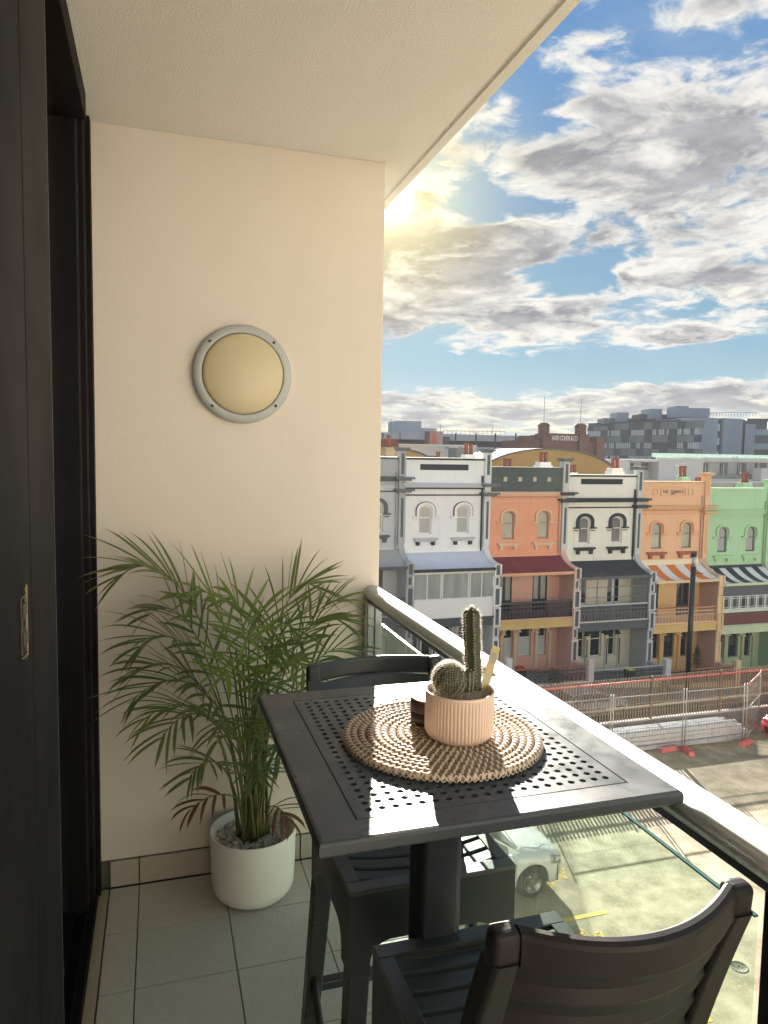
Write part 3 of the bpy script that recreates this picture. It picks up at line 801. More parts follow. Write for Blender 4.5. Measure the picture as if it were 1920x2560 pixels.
# the rest
rest = [ (A(880, 1510, 2.62), .42, .18), (A(370, 1540, 2.6), .5, .20), (A(330, 1690, 2.5), .5, .19), (A(360, 1800, 2.45), .45, .18),
         (A(900, 1640, 2.45), .45, .18), (A(760, 1680, 2.2), .45, .18), (A(680, 1760, 2.12), .45, .19), (A(540, 1860, 2.1), .4, .17),
         (A(620, 1600, 2.2), .35, .18), (A(740, 1580, 2.35), .35, .19), (A(640, 1850, 2.15), .35, .17), (A(700, 1900, 2.25), .3, .16), 
         (A(470, 1950, 2.3), .3, .16), (A(830, 1750, 2.4), .4, .17), (A(640, 1960, 2.25), .25, .14),  (A(690, 1640, 2.3), .3, .18)]
for i, (tp, rise, ll) in enumerate(rest):
    frond(tp, rise=rise, nl=20, ll=ll, w=.0066, seed=90+i, droop=.5, start=.45, sep=False, m=[MD, DK, MD, BR, DK][i % 5])
# withered low fronds
for i, (tp, ll) in enumerate([(A(470, 2030, 2.42), .12), (A(720, 2050, 2.45), .13)]):
    frond(tp, rise=.22, nl=9, ll=ll, w=.0085, seed=150+i, droop=1.1, start=.62, sep=False, m=m_brown)
# cane cluster
rg = random.Random(5)
for i in range(16):
    a = rg.uniform(0, 2*PI); r = .045*math.sqrt(rg.random()); x, y = PX+r*math.cos(a)*1.3, PY+r*math.sin(a); tx, ty = x+rg.uniform(-.07, .07), y+rg.uniform(-.06, .02); h_ = rg.uniform(.35, .75)
    MB().tube([(x, y, .20), ((x*.7+tx*.3), (y*.7+ty*.3), .2+h_*.5), (tx, ty, .2+h_)], [.0085, .006, .0035], 8).build('cane', m_rachis, palm, fix=False)
for o in [c for c in COL.objects if c.parent == palm]: o.location = (-PX, -PY, -.21)
# ================================================================ TERRACE HOUSES
YF = 35.0
K_H = 1.33      # the terraces are tall three-storey houses: all sizes below times this
BX = [7.10, 11.83, 16.60, 21.30, 26.08, 30.76, 35.45]      # party-wall lines
SZ = [-.22, -.41, -.76, -1.11, -1.49, -1.80]                # string course level of each house
def C3(r, g, b): return (r, g, b)
H = [
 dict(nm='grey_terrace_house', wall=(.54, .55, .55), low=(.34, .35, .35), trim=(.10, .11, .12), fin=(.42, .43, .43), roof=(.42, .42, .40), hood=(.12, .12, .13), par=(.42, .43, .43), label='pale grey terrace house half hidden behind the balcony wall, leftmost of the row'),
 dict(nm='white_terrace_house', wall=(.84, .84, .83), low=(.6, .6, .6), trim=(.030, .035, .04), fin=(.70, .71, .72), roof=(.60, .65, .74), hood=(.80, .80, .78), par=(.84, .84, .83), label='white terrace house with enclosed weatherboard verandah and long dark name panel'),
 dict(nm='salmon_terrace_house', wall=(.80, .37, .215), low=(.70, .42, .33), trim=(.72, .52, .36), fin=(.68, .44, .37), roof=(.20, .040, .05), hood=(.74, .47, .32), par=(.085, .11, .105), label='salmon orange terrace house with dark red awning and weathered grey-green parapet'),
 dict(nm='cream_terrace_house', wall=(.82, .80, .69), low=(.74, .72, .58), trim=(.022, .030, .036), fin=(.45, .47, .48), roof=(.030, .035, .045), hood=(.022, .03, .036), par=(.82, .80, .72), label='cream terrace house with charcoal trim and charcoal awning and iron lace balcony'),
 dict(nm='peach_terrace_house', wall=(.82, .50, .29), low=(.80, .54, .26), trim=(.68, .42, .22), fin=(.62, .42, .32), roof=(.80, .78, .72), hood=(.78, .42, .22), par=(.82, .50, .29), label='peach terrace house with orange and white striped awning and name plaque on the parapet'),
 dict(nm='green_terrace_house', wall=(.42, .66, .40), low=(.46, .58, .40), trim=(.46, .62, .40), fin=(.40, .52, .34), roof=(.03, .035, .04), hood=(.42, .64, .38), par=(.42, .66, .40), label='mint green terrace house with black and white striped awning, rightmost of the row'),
]
m_hglass = mat('house_glass', (.16, .17, .17), .08, spec=.8, var=.5, vscale=2.2, col2=(.05, .055, .06), detail=2)
m_curt = mat('curtain_glass', (.40, .40, .38), .12, spec=.7, var=.4, vscale=3, stretch=(6, 1, .6), col2=(.25, .25, .24), detail=2)
m_blind = mat('blind_glass', (.50, .48, .36), .10, spec=.7, var=.5, vscale=1.6, col2=(.26, .25, .2), detail=2)
m_dglass2 = mat('dark_opening', (.018, .024, .028), .08, spec=.8)
m_white = mat('white_paint', (.78, .78, .75), .5, var=.08, vscale=5)
m_terra = mat('terracotta', (.24, .075, .045), .7, var=.5, vscale=12, col2=(.12, .045, .035))
m_lead = mat('flashing', (.55, .56, .58), .4, metal=.5)
m_roofback = mat('old_iron_roof', (.30, .26, .22), .6, var=.4, vscale=3)
def paint(key, col, d=.14):
    """painted render: blotchy wear, rain streaks running down"""
    if key in MATS: return MATS[key]
    m = mat(key, col, .7, bump=.25, bscale=40, var=min(1., d*2.2), vscale=1.1, bdist=.01, detail=8, col2=tuple(c*.80 for c in col)); t = NT(m.node_tree); p = t.n['Principled BSDF']
    src = p.inputs['Base Color'].links[0].from_socket; tc = t.node('ShaderNodeTexCoord'); mp = t.node('ShaderNodeMapping'); mp.inputs['Scale'].default_value = (3.2, 3.2, .22); t.l.new(tc.outputs['Object'], mp.inputs[0])
    f = t.smooth(t.noise(mp.outputs[0], 1.6, 7, .65), .52, .76, 0., min(.55, .12+d*1.6)); t.l.new(t.mix(f, src, tuple(c*.50+.03 for c in col)), p.inputs['Base Color']); return m
def wall_open(mb, x0, x1, z0, z1, yf, th, ops):
    """wall facing -y with arched or square openings; ops: (xa, xb, za, zb, rise)"""
    ops = sorted(ops); cur = x0
    def pan(xa, xb, za, zb):
        if xb-xa > 1e-4 and zb-za > 1e-4: mb.box(xa, xb, yf, yf+th, za, zb)
    for xa, xb, za, zb, ri in ops:
        pan(cur, xa, z0, z1); pan(xa, xb, z0, za)
        n = 10 if ri else 1; c_ = (xa+xb)/2; hw_ = (xb-xa)/2
        def ar(x):
            u = max(-1, min(1, (x-c_)/hw_)); return zb-ri+ri*math.sqrt(max(0, 1-u*u)) if ri else zb
        for i in range(n):
            a = c_-hw_*math.cos(PI*i/n) if ri else xa; b = c_-hw_*math.cos(PI*(i+1)/n) if ri else xb
            za_, zb_ = ar(a), ar(b)
            mb.hexa([(a, yf, za_), (b, yf, zb_), (b, yf+th, zb_), (a, yf+th, za_)], [(a, yf, z1), (b, yf, z1), (b, yf+th, z1), (a, yf+th, z1)])
        cur = xb
    pan(cur, x1, z0, z1)
def arch_pts(c, hw_, zb, zt, ri, n=10):
    p = [(c-hw_, zb)]+[(c-hw_*math.cos(PI*i/n), zt-ri+ri*math.sin(PI*i/n)) for i in range(n+1)]+[(c+hw_, zb)]
    return p
def band(mb, outer, inner, y0, y1):
    """solid strip between two matching outlines"""
    for i in range(len(outer)-1):
        a, b, c_, d = outer[i], outer[i+1], inner[i+1], inner[i]
        mb.hexa([(a[0], y0, a[1]), (b[0], y0, b[1]), (c_[0], y0, c_[1]), (d[0], y0, d[1])], [(a[0], y1, a[1]), (b[0], y1, b[1]), (c_[0], y1, c_[1]), (d[0], y1, d[1])])
def lace(mb, x0, x1, z0, z1, y, pitch=.21, r=.012):
    """cast iron lace: bars, loops and scrolls"""
    n = max(2, round((x1-x0)/pitch)); p_ = (x1-x0)/n; h = z1-z0
    for i in range(n+1): mb.box(x0+i*p_-r*.7, x0+i*p_+r*.7, y-.008, y+.008, z0, z1)
    for zz in (z0, z0+h*.52, z1): mb.box(x0, x1, y-.012, y+.012, zz-.016, zz+.016)
    for i in range(n):
        c_ = x0+(i+.5)*p_
        o = arch_pts(c_, p_*.36, z0+.03, z0+h*.47, p_*.36, 8); inn = arch_pts(c_, p_*.36-.03, z0+.03, z0+h*.47-.03, p_*.36-.03, 8); band(mb, o, inn, y-.007, y+.007)
        for q in (-.22, .22):
            rr_ = p_*.19; n2 = 8; cc = (c_+q*p_, z0+h*.76)
            o = [(cc[0]+rr_*math.cos(2*PI*k/n2), cc[1]+rr_*1.2*math.sin(2*PI*k/n2)) for k in range(n2+1)]; inn = [(cc[0]+(rr_-.026)*math.cos(2*PI*k/n2), cc[1]+(rr_*1.2-.026)*math.sin(2*PI*k/n2)) for k in range(n2+1)]
            band(mb, o, inn, y-.007, y+.007)
def house(i):
    h = H[i]; x0, x1 = BX[i], BX[i+1]; s = SZ[i]; v = lambda q: s+q
    root = thing(h['nm'], h['label'], 'terrace house', ((x0+x1)/2, YF, v(-9.4)), 0, 'terrace houses across the street')
    ox, oy, oz = root.location
    def put(mb, name, m, parent=root, bev=0, **kw):
        o = mb.build(name, m, parent, bevel=bev, **kw)
        if parent is root: o.location = (-ox, -oy, -oz)
        return o
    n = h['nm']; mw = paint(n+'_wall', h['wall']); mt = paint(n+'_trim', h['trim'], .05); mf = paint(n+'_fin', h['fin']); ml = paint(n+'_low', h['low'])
    ma = mat(n+'_awning', h['roof'], .55, var=.12, vscale=2, bump=.1, bscale=10); mp_ = paint(n+'_parapet', h['par'], .75 if i == 2 else .12); mh = paint(n+'_hood', h['hood'], .05)
    wx = [x0+1.32, x0+3.42]; wo = (-2.05, -.55)
    hwid = .345
    W_ = MB(); wall_open(W_, x0, x1, v(-2.9), v(.28), YF, .28, [(c-hwid, c+hwid, v(wo[0]), v(wo[1]), hwid*.85) for c in wx])
    put(W_, 'wall', mw)
    W_ = MB(); wall_open(W_, x0, x1, v(-6.2), v(-2.9), YF, .28, [(x0+.75, x0+1.65, v(-6.1), v(-3.98), 0), (x0+2.9, x0+3.8, v(-6.1), v(-3.98), 0)])
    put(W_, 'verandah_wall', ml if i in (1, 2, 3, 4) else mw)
    q = MB(); q.box(x0, x1, YF+1.2, YF+1.3, v(-9.4), v(.2)); put(q, 'room', mat('room_dark', (.05, .05, .05), .9))
    # inner party wall faces / lower walls painted as the house
    G = MB(); gc = x0+2.55 if i != 3 else x0+2.35
    ar = [(gc-1.02, .27, -8.55, -6.95, 1), (gc, .36, -8.55, -6.75, 1), (gc+1.02, .27, -8.55, -6.95, 1)]
    wall_open(G, x0, x1, v(-9.5), v(-6.2), YF, .28, [(c-q, c+q, v(a), v(b), q*.95) for c, q, a, b, _ in ar])
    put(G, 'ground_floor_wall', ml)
    # upper windows
    for wi, c in enumerate(wx):
        ypane = YF+.16
        fr = MB(); o = arch_pts(c, hwid, v(wo[0]), v(wo[1]), hwid*.85); inn = arch_pts(c, hwid-.065, v(wo[0])+.07, v(wo[1])-.065, hwid*.85-.05); band(fr, o, inn, YF+.11, YF+.17)
        fr.box(c-hwid, c+hwid, YF+.11, YF+.17, v(wo[0]), v(wo[0])+.075); fr.box(c-hwid+.02, c+hwid-.02, YF+.10, YF+.155, v(-1.22), v(-1.17))
        wm = {0: m_white, 1: m_white, 2: mat('taupe_frame', (.30, .24, .18), .6), 3: m_white, 4: mat('grey_frame', (.14, .17, .19), .5), 5: mat('brown_frame', (.13, .11, .10), .5)}[i]
        w = put(fr, 'window', wm)
        pn = MB(); pn.prism(arch_pts(c, hwid-.06, v(wo[0])+.06, v(wo[1])-.06, hwid*.85-.05), 'y', YF+.13, YF+.14)
        g = pn.build('pane', [m_curt, m_curt, m_blind, m_hglass, m_blind, m_curt][i], w)
        # hood mould
        hd = MB(); wd = .17 if i in (0, 3) else .12; zt_ = v(wo[1])+.05; zs_ = v(-1.12)
        o = arch_pts(c, hwid+.05+wd, zs_, zt_+wd, hwid*.85+wd); inn = arch_pts(c, hwid+.05, zs_, zt_, hwid*.85+.02); band(hd, o, inn, YF-.10, YF+.01)
        put(hd, 'window_hood', mh)
        if i == 1:
            q = MB(); o = arch_pts(c, hwid+.05+wd+.03, zs_, zt_+wd+.03, hwid*.85+wd+.02); inn = arch_pts(c, hwid+.05+wd, zs_, zt_+wd, hwid*.85+wd); band(q, o, inn, YF-.10, YF+.008); put(q, 'hood_line', mt)
        for sg in (-1, 1):
            st_ = MB()
            st_.box(c+sg*(hwid+.18)-.20, c+sg*(hwid+.18)+.16+.04, YF-.14, YF-.001, zs_-.07, zs_)
            st_.box(c+sg*(hwid+.18)-.14, c+sg*(hwid+.18)+.12, YF-.07, YF-.001, zs_-.20, zs_-.16)
            put(st_, 'hood_stop', mt if i in (0, 3) else mh)
        si = MB(); si.box(c-.66, c+.66, YF-.20, YF-.001, v(-2.34), v(-2.24)); si.box(c-.56, c+.56, YF-.13, YF-.001, v(-2.43), v(-2.34))
        smat = {0: mt, 1: mat('sill_grey', (.48, .49, .5), .6), 3: mt, 2: mt, 4: mat('sill_red', (.36, .12, .07), .7), 5: mh}[i]
        si = put(si, 'sill', smat)
        cb = MB()
        for sg in (-1, 1): cb.box(c+sg*.42-.09, c+sg*.42+.09, YF-.15, YF-.001, v(-2.62), v(-2.43))
        cb.build('corbel', mt if i in (0, 1, 3) else smat, si)
    # string courses, cornice, parapet
    par_t = {0: 1.62, 1: 1.80, 2: 1.75, 3: 1.70, 4: 1.76, 5: 1.70}[i]
    P_ = MB(); P_.box(x0, x1, YF, YF+.28, v(.28), v(par_t)); put(P_, 'parapet', mp_)
    cp = MB(); cp.box(x0+.16, x1-.16, YF-.06, YF+.34, v(par_t), v(par_t)+.09)
    put(cp, 'coping', {0: mt, 1: mt, 2: mp_, 3: mt, 4: mt, 5: mw}[i])
    if i in (0, 1, 3):
        c2 = MB(); c2.box(x0+.16, x1-.16, YF-.08, YF+.34, v(par_t)+.091, v(par_t)+.12); put(c2, 'coping_flashing', m_white)
    zc_ = {0: .52, 1: .40, 2: .30, 3: .30, 4: .25, 5: .25}[i]
    cn = MB(); cn.box(x0, x1, YF-.12, YF-.001, v(zc_-.02), v(zc_+.08)); cn.box(x0, x1, YF-.22, YF-.001, v(zc_+.08), v(zc_+.17)); cn.box(x0, x1, YF-.28, YF-.001, v(zc_+.17), v(zc_+.22))
    put(cn, 'cornice', {0: mt, 1: mat('cornice_lilac', (.55, .55, .60), .6), 2: mh, 3: mt, 4: mt, 5: mh}[i])
    if i == 1:
        q = MB(); q.box(x0, x1, YF-.125, YF-.002, v(zc_-.10), v(zc_-.022)); put(q, 'cornice_line', mt)
    sc_ = MB(); sc_.box(x0, x1, YF-.06, YF-.001, v(-.05), v(.02)); put(sc_, 'string_course', mt if i in (0, 1, 3) else mh)
    if i in (2, 4):
        dn = MB(); k = 0; xx = x0+.2
        while xx < x1-.2: dn.box(xx, xx+.06, YF-.10, YF-.001, v(zc_-.11), v(zc_-.021)); xx += .115
        put(dn, 'dentils', mh)
    if i == 2:
        for k in range(4):
            q = MB(); q.box(x0+.95+k*.88, x0+1.15+k*.88, YF-.03, YF-.001, v(1.06), v(1.30)); put(q, 'square_block', mat('pale_block', (.60, .50, .34), .7, var=.4, vscale=9))
    if i in (1, 3):
        q = MB(); q.box(x0+.98, x0+3.66, YF-.02, YF-.001, v(1.28), v(1.58)); put(q, 'name_panel', mt)
    if i == 5:
        q = MB(); q.box(x0+.5, x1-.5, YF-.02, YF-.001, v(1.42), v(1.46)); q.box(x0+.5, x0+.54, YF-.02, YF-.001, v(.8), v(1.42)); put(q, 'panel_moulding', mt)
    if i == 4:
        q = MB(); zc1 = v(1.24); xc = (x0+x1)/2-.02
        o = [(xc-.86, zc1-.24), (xc+.80, zc1-.24), (xc+.86, zc1-.18), (xc+.86, zc1+.2), (xc+.80, zc1+.26), (xc-.80, zc1+.26), (xc-.86, zc1+.2), (xc-.86, zc1-.24)]
        inn = [(a+(.045 if a < xc else -.045), b+(.045 if b < zc1 else -.045)) for a, b in o]; band(q, o, inn, YF-.04, YF-.001)
        for sg in (-1, 1):
            o = [(xc+sg*1.22-.17, zc1-.19), (xc+sg*1.22+.17, zc1-.19), (xc+sg*1.22+.17, zc1+.19), (xc+sg*1.22-.17, zc1+.19), (xc+sg*1.22-.17, zc1-.19)]
            inn = [(xc+sg*1.22+(a-xc-sg*1.22)*.75, zc1+(b-zc1)*.78) for a, b in o]; band(q, o, inn, YF-.03, YF-.001)
        put(q, 'plaque_frame', mt)
        tm = text_mesh('THE  TERRACE', .26, .02); o = bpy.data.objects.new('lettering', tm); COL.objects.link(o); o.parent = root
        tm.materials.append(mat('plaque_letters', (.20, .13, .10), .7)); o.location = (xc-ox, YF-.006-oy, zc1+.0-oz); o.rotation_euler = (PI/2, 0, 0); o.scale = (.86, 1, 1)
        q = MB(); q.box(xc-.16, xc+.12, YF-.02, YF-.001, zc1-.15, zc1-.09); put(q, 'lettering', mat('plaque_letters', (.2, .13, .1), .7))
    # pier on the right party line with cap
    if i < 6:
        q = MB(); q.box(x1-.19, x1+.17, YF-.14, YF+.30, v(-2.7), v(par_t+.42)); put(q, 'pier', {2: paint('white_pier', (.62, .62, .58)), 3: paint('grey_white_pier', (.58, .6, .58)), 4: mw, 5: mw}.get(i, mf))
        for pp_ in ((-.09, .07, par_t-.75, par_t+.3), (-.07, .06, -2.35, -.35)): q = MB(); q.box(x1+pp_[0], x1+pp_[1], YF-.155, YF-.13, v(pp_[2]), v(pp_[3])); put(q, 'pier_panel', {4: mt, 5: mw}.get(i, mat('panel_slate', (.09, .11, .12), .6)))
        q = MB(); q.box(x1-.27, x1+.25, YF-.22, YF+.36, v(par_t+.42), v(par_t+.50)); q.box(x1-.35, x1+.33, YF-.30, YF+.4, v(par_t+.50), v(par_t+.60)); put(q, 'pier_cap', {4: mt, 5: mw}.get(i, mat('cap_grey', (.13, .15, .155), .6)))
        for zz, m_ in ((zc_, 1), (-.1+.02, 0)):
            q = MB(); z_ = v(zz); q.box(x1-.32, x1+.42, YF-.36, YF-.0, z_+.02, z_+.10); q.box(x1-.44, x1+.56, YF-.46, YF-.0, z_+.10, z_+.20); put(q, 'pier_cornice', {4: mt, 5: mw, 2: mat('cap_dark', (.035, .045, .05), .6)}.get(i, mat('cap_dark', (.035, .045, .05), .6) if i == 3 else mat('cap_grey', (.13, .15, .155), .6)))
    q = MB(); q.tube([(x1-.30, YF-.07, v(1.0 if i != 2 else .2)), (x1-.30, YF-.07, v(-2.98))], .05, 8); put(q, 'downpipe', mt if i in (1, 3) else mf)
    # party wall fin with swept top
    YB = YF-1.5
    q = MB(); prof = [(YF, v(-2.45))]
    for k in range(9):
        a = PI/2*k/8; prof.append((YF-1.25*math.sin(a)*.0-1.25*(1-math.cos(a)), v(-2.45)-1.0*math.sin(a)))
    prof += [(YB, v(-3.50)), (YB, v(-9.5)), (YF, v(-9.5))]
    q.prism(prof, 'x', x1-.17, x1+.15); put(q, 'party_wall', mf)
    fm = {1: m_white, 0: mf, 2: paint('pink_white', (.74, .62, .56)), 3: paint('fin_pale', (.66, .68, .66)), 4: paint('fin_peach', (.80, .60, .36)), 5: mw}[i]
    for (a, b, w_, pr_) in ((-3.48, -4.10, .20, .14), (-4.16, -4.62, .15, .06), (-4.68, -5.66, .22, .12), (-5.72, -6.72, .20, .16), (-6.78, -7.30, .15, .06), (-7.36, -9.2, .19, .08)):
        q = MB(); o = [(x1-w_, v(b)), (x1+w_, v(b)), (x1+w_, v(a)), (x1-w_, v(a)), (x1-w_, v(b))]; inn = [(x1+(p[0]-x1)*.55, v((a+b)/2)+(p[1]-v((a+b)/2))*.86) for p in o]
        band(q, o, inn, YB-pr_, YB-.001); put(q, 'pier_frame', fm)
        q = MB(); q.box(x1-w_*.56, x1+w_*.56, YB-pr_*.45, YB-.0005, v(b)+.05, v(a)-.05); put(q, 'pier_inset', {4: fm, 5: fm}.get(i, mat('inset_slate', (.10, .12, .13), .6)))
    # swept verandah roof
    ns = 15; xa, xb = x0+.17, x1-.17; zt_, zb_ = v(-3.0), v(-3.62)
    def prof_r(u): return (YF-.01-u*1.66, zt_-(zt_-zb_)*(1-(1-u)**1.8))
    nrw = 10
    stripes = i in (4, 5)
    cuts = 24 if not stripes else 7 if i == 4 else 9
    sub_ = 3 if not stripes else 6
    for k in range(cuts if stripes else 1):
        q = MB(); xa_, xb_ = (xa+(xb-xa)*k/cuts, xa+(xb-xa)*(k+1)/cuts) if stripes else (xa, xb)
        m2 = sub_ if stripes else 72; rows = []
        for j in range(nrw+1):
            y_, z_ = prof_r(j/nrw); rows.append([(xa_+(xb_-xa_)*t_/m2, y_, z_+.012*math.cos(PI*((xa_-xa)/.15+ (xb_-xa_)*t_/m2/.075))) for t_ in range(m2+1)])
        q.grid(rows, smooth=True)
        q.grid([[(a, b, c_-.03) for a, b, c_ in r] for r in rows], smooth=True, flip=True)
        if stripes:
            wm_ = m_white if k % 2 == 0 else (mat('stripe_orange', (.72, .20, .045), .6) if i == 4 else mat('stripe_black', (.03, .04, .05), .6))
            put(q, 'awning_strip', wm_)
        else: put(q, 'verandah_roof', ma)
    q = MB(); q.box(xa, xb, YF-.07, YF-.002, v(-3.0), v(-2.84) if i != 4 else v(-2.7)); put(q, 'flashing_board', {4: mat('cream_board', (.78, .70, .50), .6), 5: ma, 3: mw, 2: mw, 1: mw, 0: mw}[i])
    q = MB(); q.box(xa, xb, YF-1.68, YF-1.60, v(-3.78), v(-3.65)); q.box(xa, xb, YF-1.74, YF-1.68, v(-3.70), v(-3.62))
    put(q, 'gutter_beam', {0: mt, 1: mt, 2: paint('apricot', (.80, .42, .26)), 3: mat('slate_beam', (.10, .12, .13), .5), 4: paint('cream_peach', (.80, .62, .38)), 5: paint('pale_green', (.60, .68, .46))}[i])
    # balcony floor and beam
    q = MB(); q.box(xa, xb, YF-1.5, YF, v(-6.22), v(-6.10)); put(q, 'balcony_floor', ml)
    q = MB(); q.box(xa, xb, YF-1.56, YF-1.42, v(-6.62), v(-6.24)); q.box(xa, xb, YF-1.66, YF-1.42, v(-6.24), v(-6.16))
    put(q, 'balcony_beam', {0: mt, 1: mat('slate_beam2', (.07, .08, .09), .5), 2: paint('ochre_beam', (.72, .50, .20)), 3: mat('slate_beam', (.1, .12, .13), .5), 4: paint('yellow_beam', (.80, .56, .22)), 5: paint('pale_green', (.6, .68, .46))}[i])
    YBf = YF-1.46
    dm = {2: mat('green_door', (.03, .045, .045), .5), 3: m_white, 4: mat('blue_door', (.05, .075, .09), .5)}.get(i, mat('grey_door', (.10, .11, .12), .5))
    for k in range(2):
        c = (x0+1.2) if k == 0 else x0+3.35
        q = MB(); band(q, [(c-.45, v(-6.1)), (c-.45, v(-3.98)), (c+.45, v(-3.98)), (c+.45, v(-6.1))], [(c-.38, v(-6.1)), (c-.38, v(-4.05)), (c+.38, v(-4.05)), (c+.38, v(-6.1))], YF+.02, YF+.12)
        q.box(c-.07, c+.07, YF+.04, YF+.10, v(-6.1), v(-4.05)); q.box(c-.38, c-.07, YF+.04, YF+.10, v(-6.1), v(-5.4)); q.box(c+.07, c+.38, YF+.04, YF+.10, v(-6.1), v(-5.4))
        d = put(q, 'french_door', dm)
        for sg in (-1, 1):
            MB().box(c+sg*.225-.15, c+sg*.225+.15, YF+.06, YF+.07, v(-5.4), v(-4.05)).build('pane', {2: m_curt, 3: m_dglass2, 4: m_dglass2}.get(i, m_hglass), d)
    q = MB()
    for c in (x0+1.2, x0+3.35): q.box(c-.62, c+.62, YF-.08, YF-.001, v(-3.96), v(-3.88))
    put(q, 'door_hood', mh if i != 3 else m_white)
    if i in (0, 2, 3, 4):
        q = MB(); lace(q, xa+.02, xb-.02, v(-6.08), v(-5.28), YBf)
        put(q, 'balustrade', {0: mt, 2: mat('iron_dark', (.07, .065, .08), .5), 3: mat('iron_grey', (.16, .18, .19), .5), 4: mat('iron_peach', (.82, .55, .36), .5)}[i])
        q = MB(); q.box(xa, xb, YBf-.04, YBf+.04, v(-5.26), v(-5.19)); put(q, 'handrail', {3: mat('rail_steel', (.5, .55, .56), .4), 4: mat('rail_red', (.42, .15, .10), .5)}.get(i, mt if i == 0 else mat('iron_dark', (.07, .065, .08), .5)))
        if i in (2, 3):
            q = MB(); q.box(xa, xb, YBf+.02, YBf+.03, v(-6.1), v(-5.25)); put(q, 'mesh_screen', glass_mat('screen', (.62, .62, .62) if i == 2 else (.6, .63, .64), .02, .12, (.25, .25, .26)))
    if i == 3:      # enclosing wires and frame
        q = MB()
        for t_ in range(5): xx = xa+.06+(xb-xa-.12)*t_/4; q.box(xx-.018, xx+.018, YBf-.02, YBf+.02, v(-6.1), v(-3.78))
        for zz in (-4.25, -4.8): q.box(xa, xb, YBf-.015, YBf+.015, v(zz)-.015, v(zz)+.015)
        put(q, 'verandah_frame', mat('frame_slate', (.16, .18, .18), .5))
    if i == 1:      # glazed and boarded verandah
        fm_ = m_white; z0_, z1_ = v(-5.22), v(-3.85); L_ = xb-xa
        for a, b in ((0, .345), (.352, .685), (.692, 1.0)):
            xa_, xb_ = xa+L_*a, xa+L_*b; q = MB(); band(q, [(xa_, z0_), (xa_, z1_), (xb_, z1_), (xb_, z0_), (xa_, z0_)], [(xa_+.06, z0_+.06), (xa_+.06, z1_-.06), (xb_-.06, z1_-.06), (xb_-.06, z0_+.06), (xa_+.06, z0_+.06)], YBf-.04, YBf+.02)
            if a != .352: q.box((xa_+xb_)/2-.025, (xa_+xb_)/2+.025, YBf-.035, YBf+.015, z0_+.06, z1_-.06)
            w = put(q, 'verandah_window', fm_)
            MB().box(xa_+.06, xb_-.06, YBf-.012, YBf-.006, z0_+.06, z1_-.06).build('pane', mat('verandah_pane', (.40, .42, .38), .10, var=.55, vscale=1.1, stretch=(2.5, 1, .4), col2=(.20, .22, .23), detail=1, spec=.7), w)
        q = MB(); q.box(xa, xb, YBf-.05, YBf+.05, v(-3.85), v(-3.78)); put(q, 'lintel', fm_)
        nb = 9
        for k in range(nb):
            za, zb2 = v(-6.16)+.94*k/nb, v(-6.16)+.94*(k+1)/nb
            q = MB(); q.hexa([(xa, YBf-.065, za), (xb, YBf-.065, za), (xb, YBf+.02, za), (xa, YBf+.02, za)], [(xa, YBf-.04, zb2-.004), (xb, YBf-.04, zb2-.004), (xb, YBf+.02, zb2-.004), (xa, YBf+.02, zb2-.004)]); put(q, 'weatherboard', fm_)
    if i == 5:
        z0_, z1_ = v(-5.20), v(-4.42); q = MB(); q.box(xa, xb, YBf-.03, YBf+.03, v(-4.40), v(-3.80)); put(q, 'dark_blind', mat('blind_dark', (.10, .11, .12), .6))
        nw = 7
        for k in range(nw):
            xa_, xb_ = xa+(xb-xa)*k/nw+.01, xa+(xb-xa)*(k+1)/nw-.01; q = MB(); band(q, [(xa_, z0_), (xa_, z1_), (xb_, z1_), (xb_, z0_), (xa_, z0_)], [(xa_+.04, z0_+.05), (xa_+.04, z1_-.04), (xb_-.04, z1_-.04), (xb_-.04, z0_+.05), (xa_+.04, z0_+.05)], YBf-.04, YBf+.02)
            q.box(xa_+.04, xb_-.04, YBf-.03, YBf, z1_-.15, z1_-.125); q.box(xa_+.04, xb_-.04, YBf-.03, YBf, z0_+.12, z0_+.145); q.box(xa_+.13, xa_+.15, YBf-.03, YBf, z0_, z1_); q.box(xb_-.15, xb_-.13, YBf-.03, YBf, z0_, z1_)
            w = put(q, 'verandah_window', m_white); MB().box(xa_+.03, xb_-.03, YBf-.012, YBf-.006, z0_+.04, z1_-.04).build('pane', glass_mat('ver_glass', (.66, .7, .66), .09, .1, (.5, .5, .44)), w)
        q = MB(); q.box(xa, xb, YBf-.10, YBf+.03, v(-5.36), v(-5.21)); put(q, 'sill_board', paint('pale_green2', (.62, .70, .56)))
        for k in range(8):
            za = v(-6.1)+.73*k/8; zb2 = za+.73/8-.008
            q = MB(); q.hexa([(xa, YBf-.06, za), (xb, YBf-.06, za), (xb, YBf+.02, za), (xa, YBf+.02, za)], [(xa, YBf-.035, zb2), (xb, YBf-.035, zb2), (xb, YBf+.02, zb2), (xa, YBf+.02, zb2)]); put(q, 'red_board', mat('brick_red_board', (.17, .055, .045), .6, var=.4, vscale=3, stretch=(1, 1, 6)))
    # ground floor arches: columns, surrounds, glass
    cm = {0: mw, 1: mat('offwhite', (.66, .66, .64), .6), 2: paint('cream_col', (.72, .60, .42)), 3: paint('cream_col2', (.70, .69, .56)), 4: paint('ochre_col', (.82, .56, .26)), 5: paint('sage_col', (.52, .56, .36))}[i]
    am = {3: mt, 0: mt}.get(i, cm)
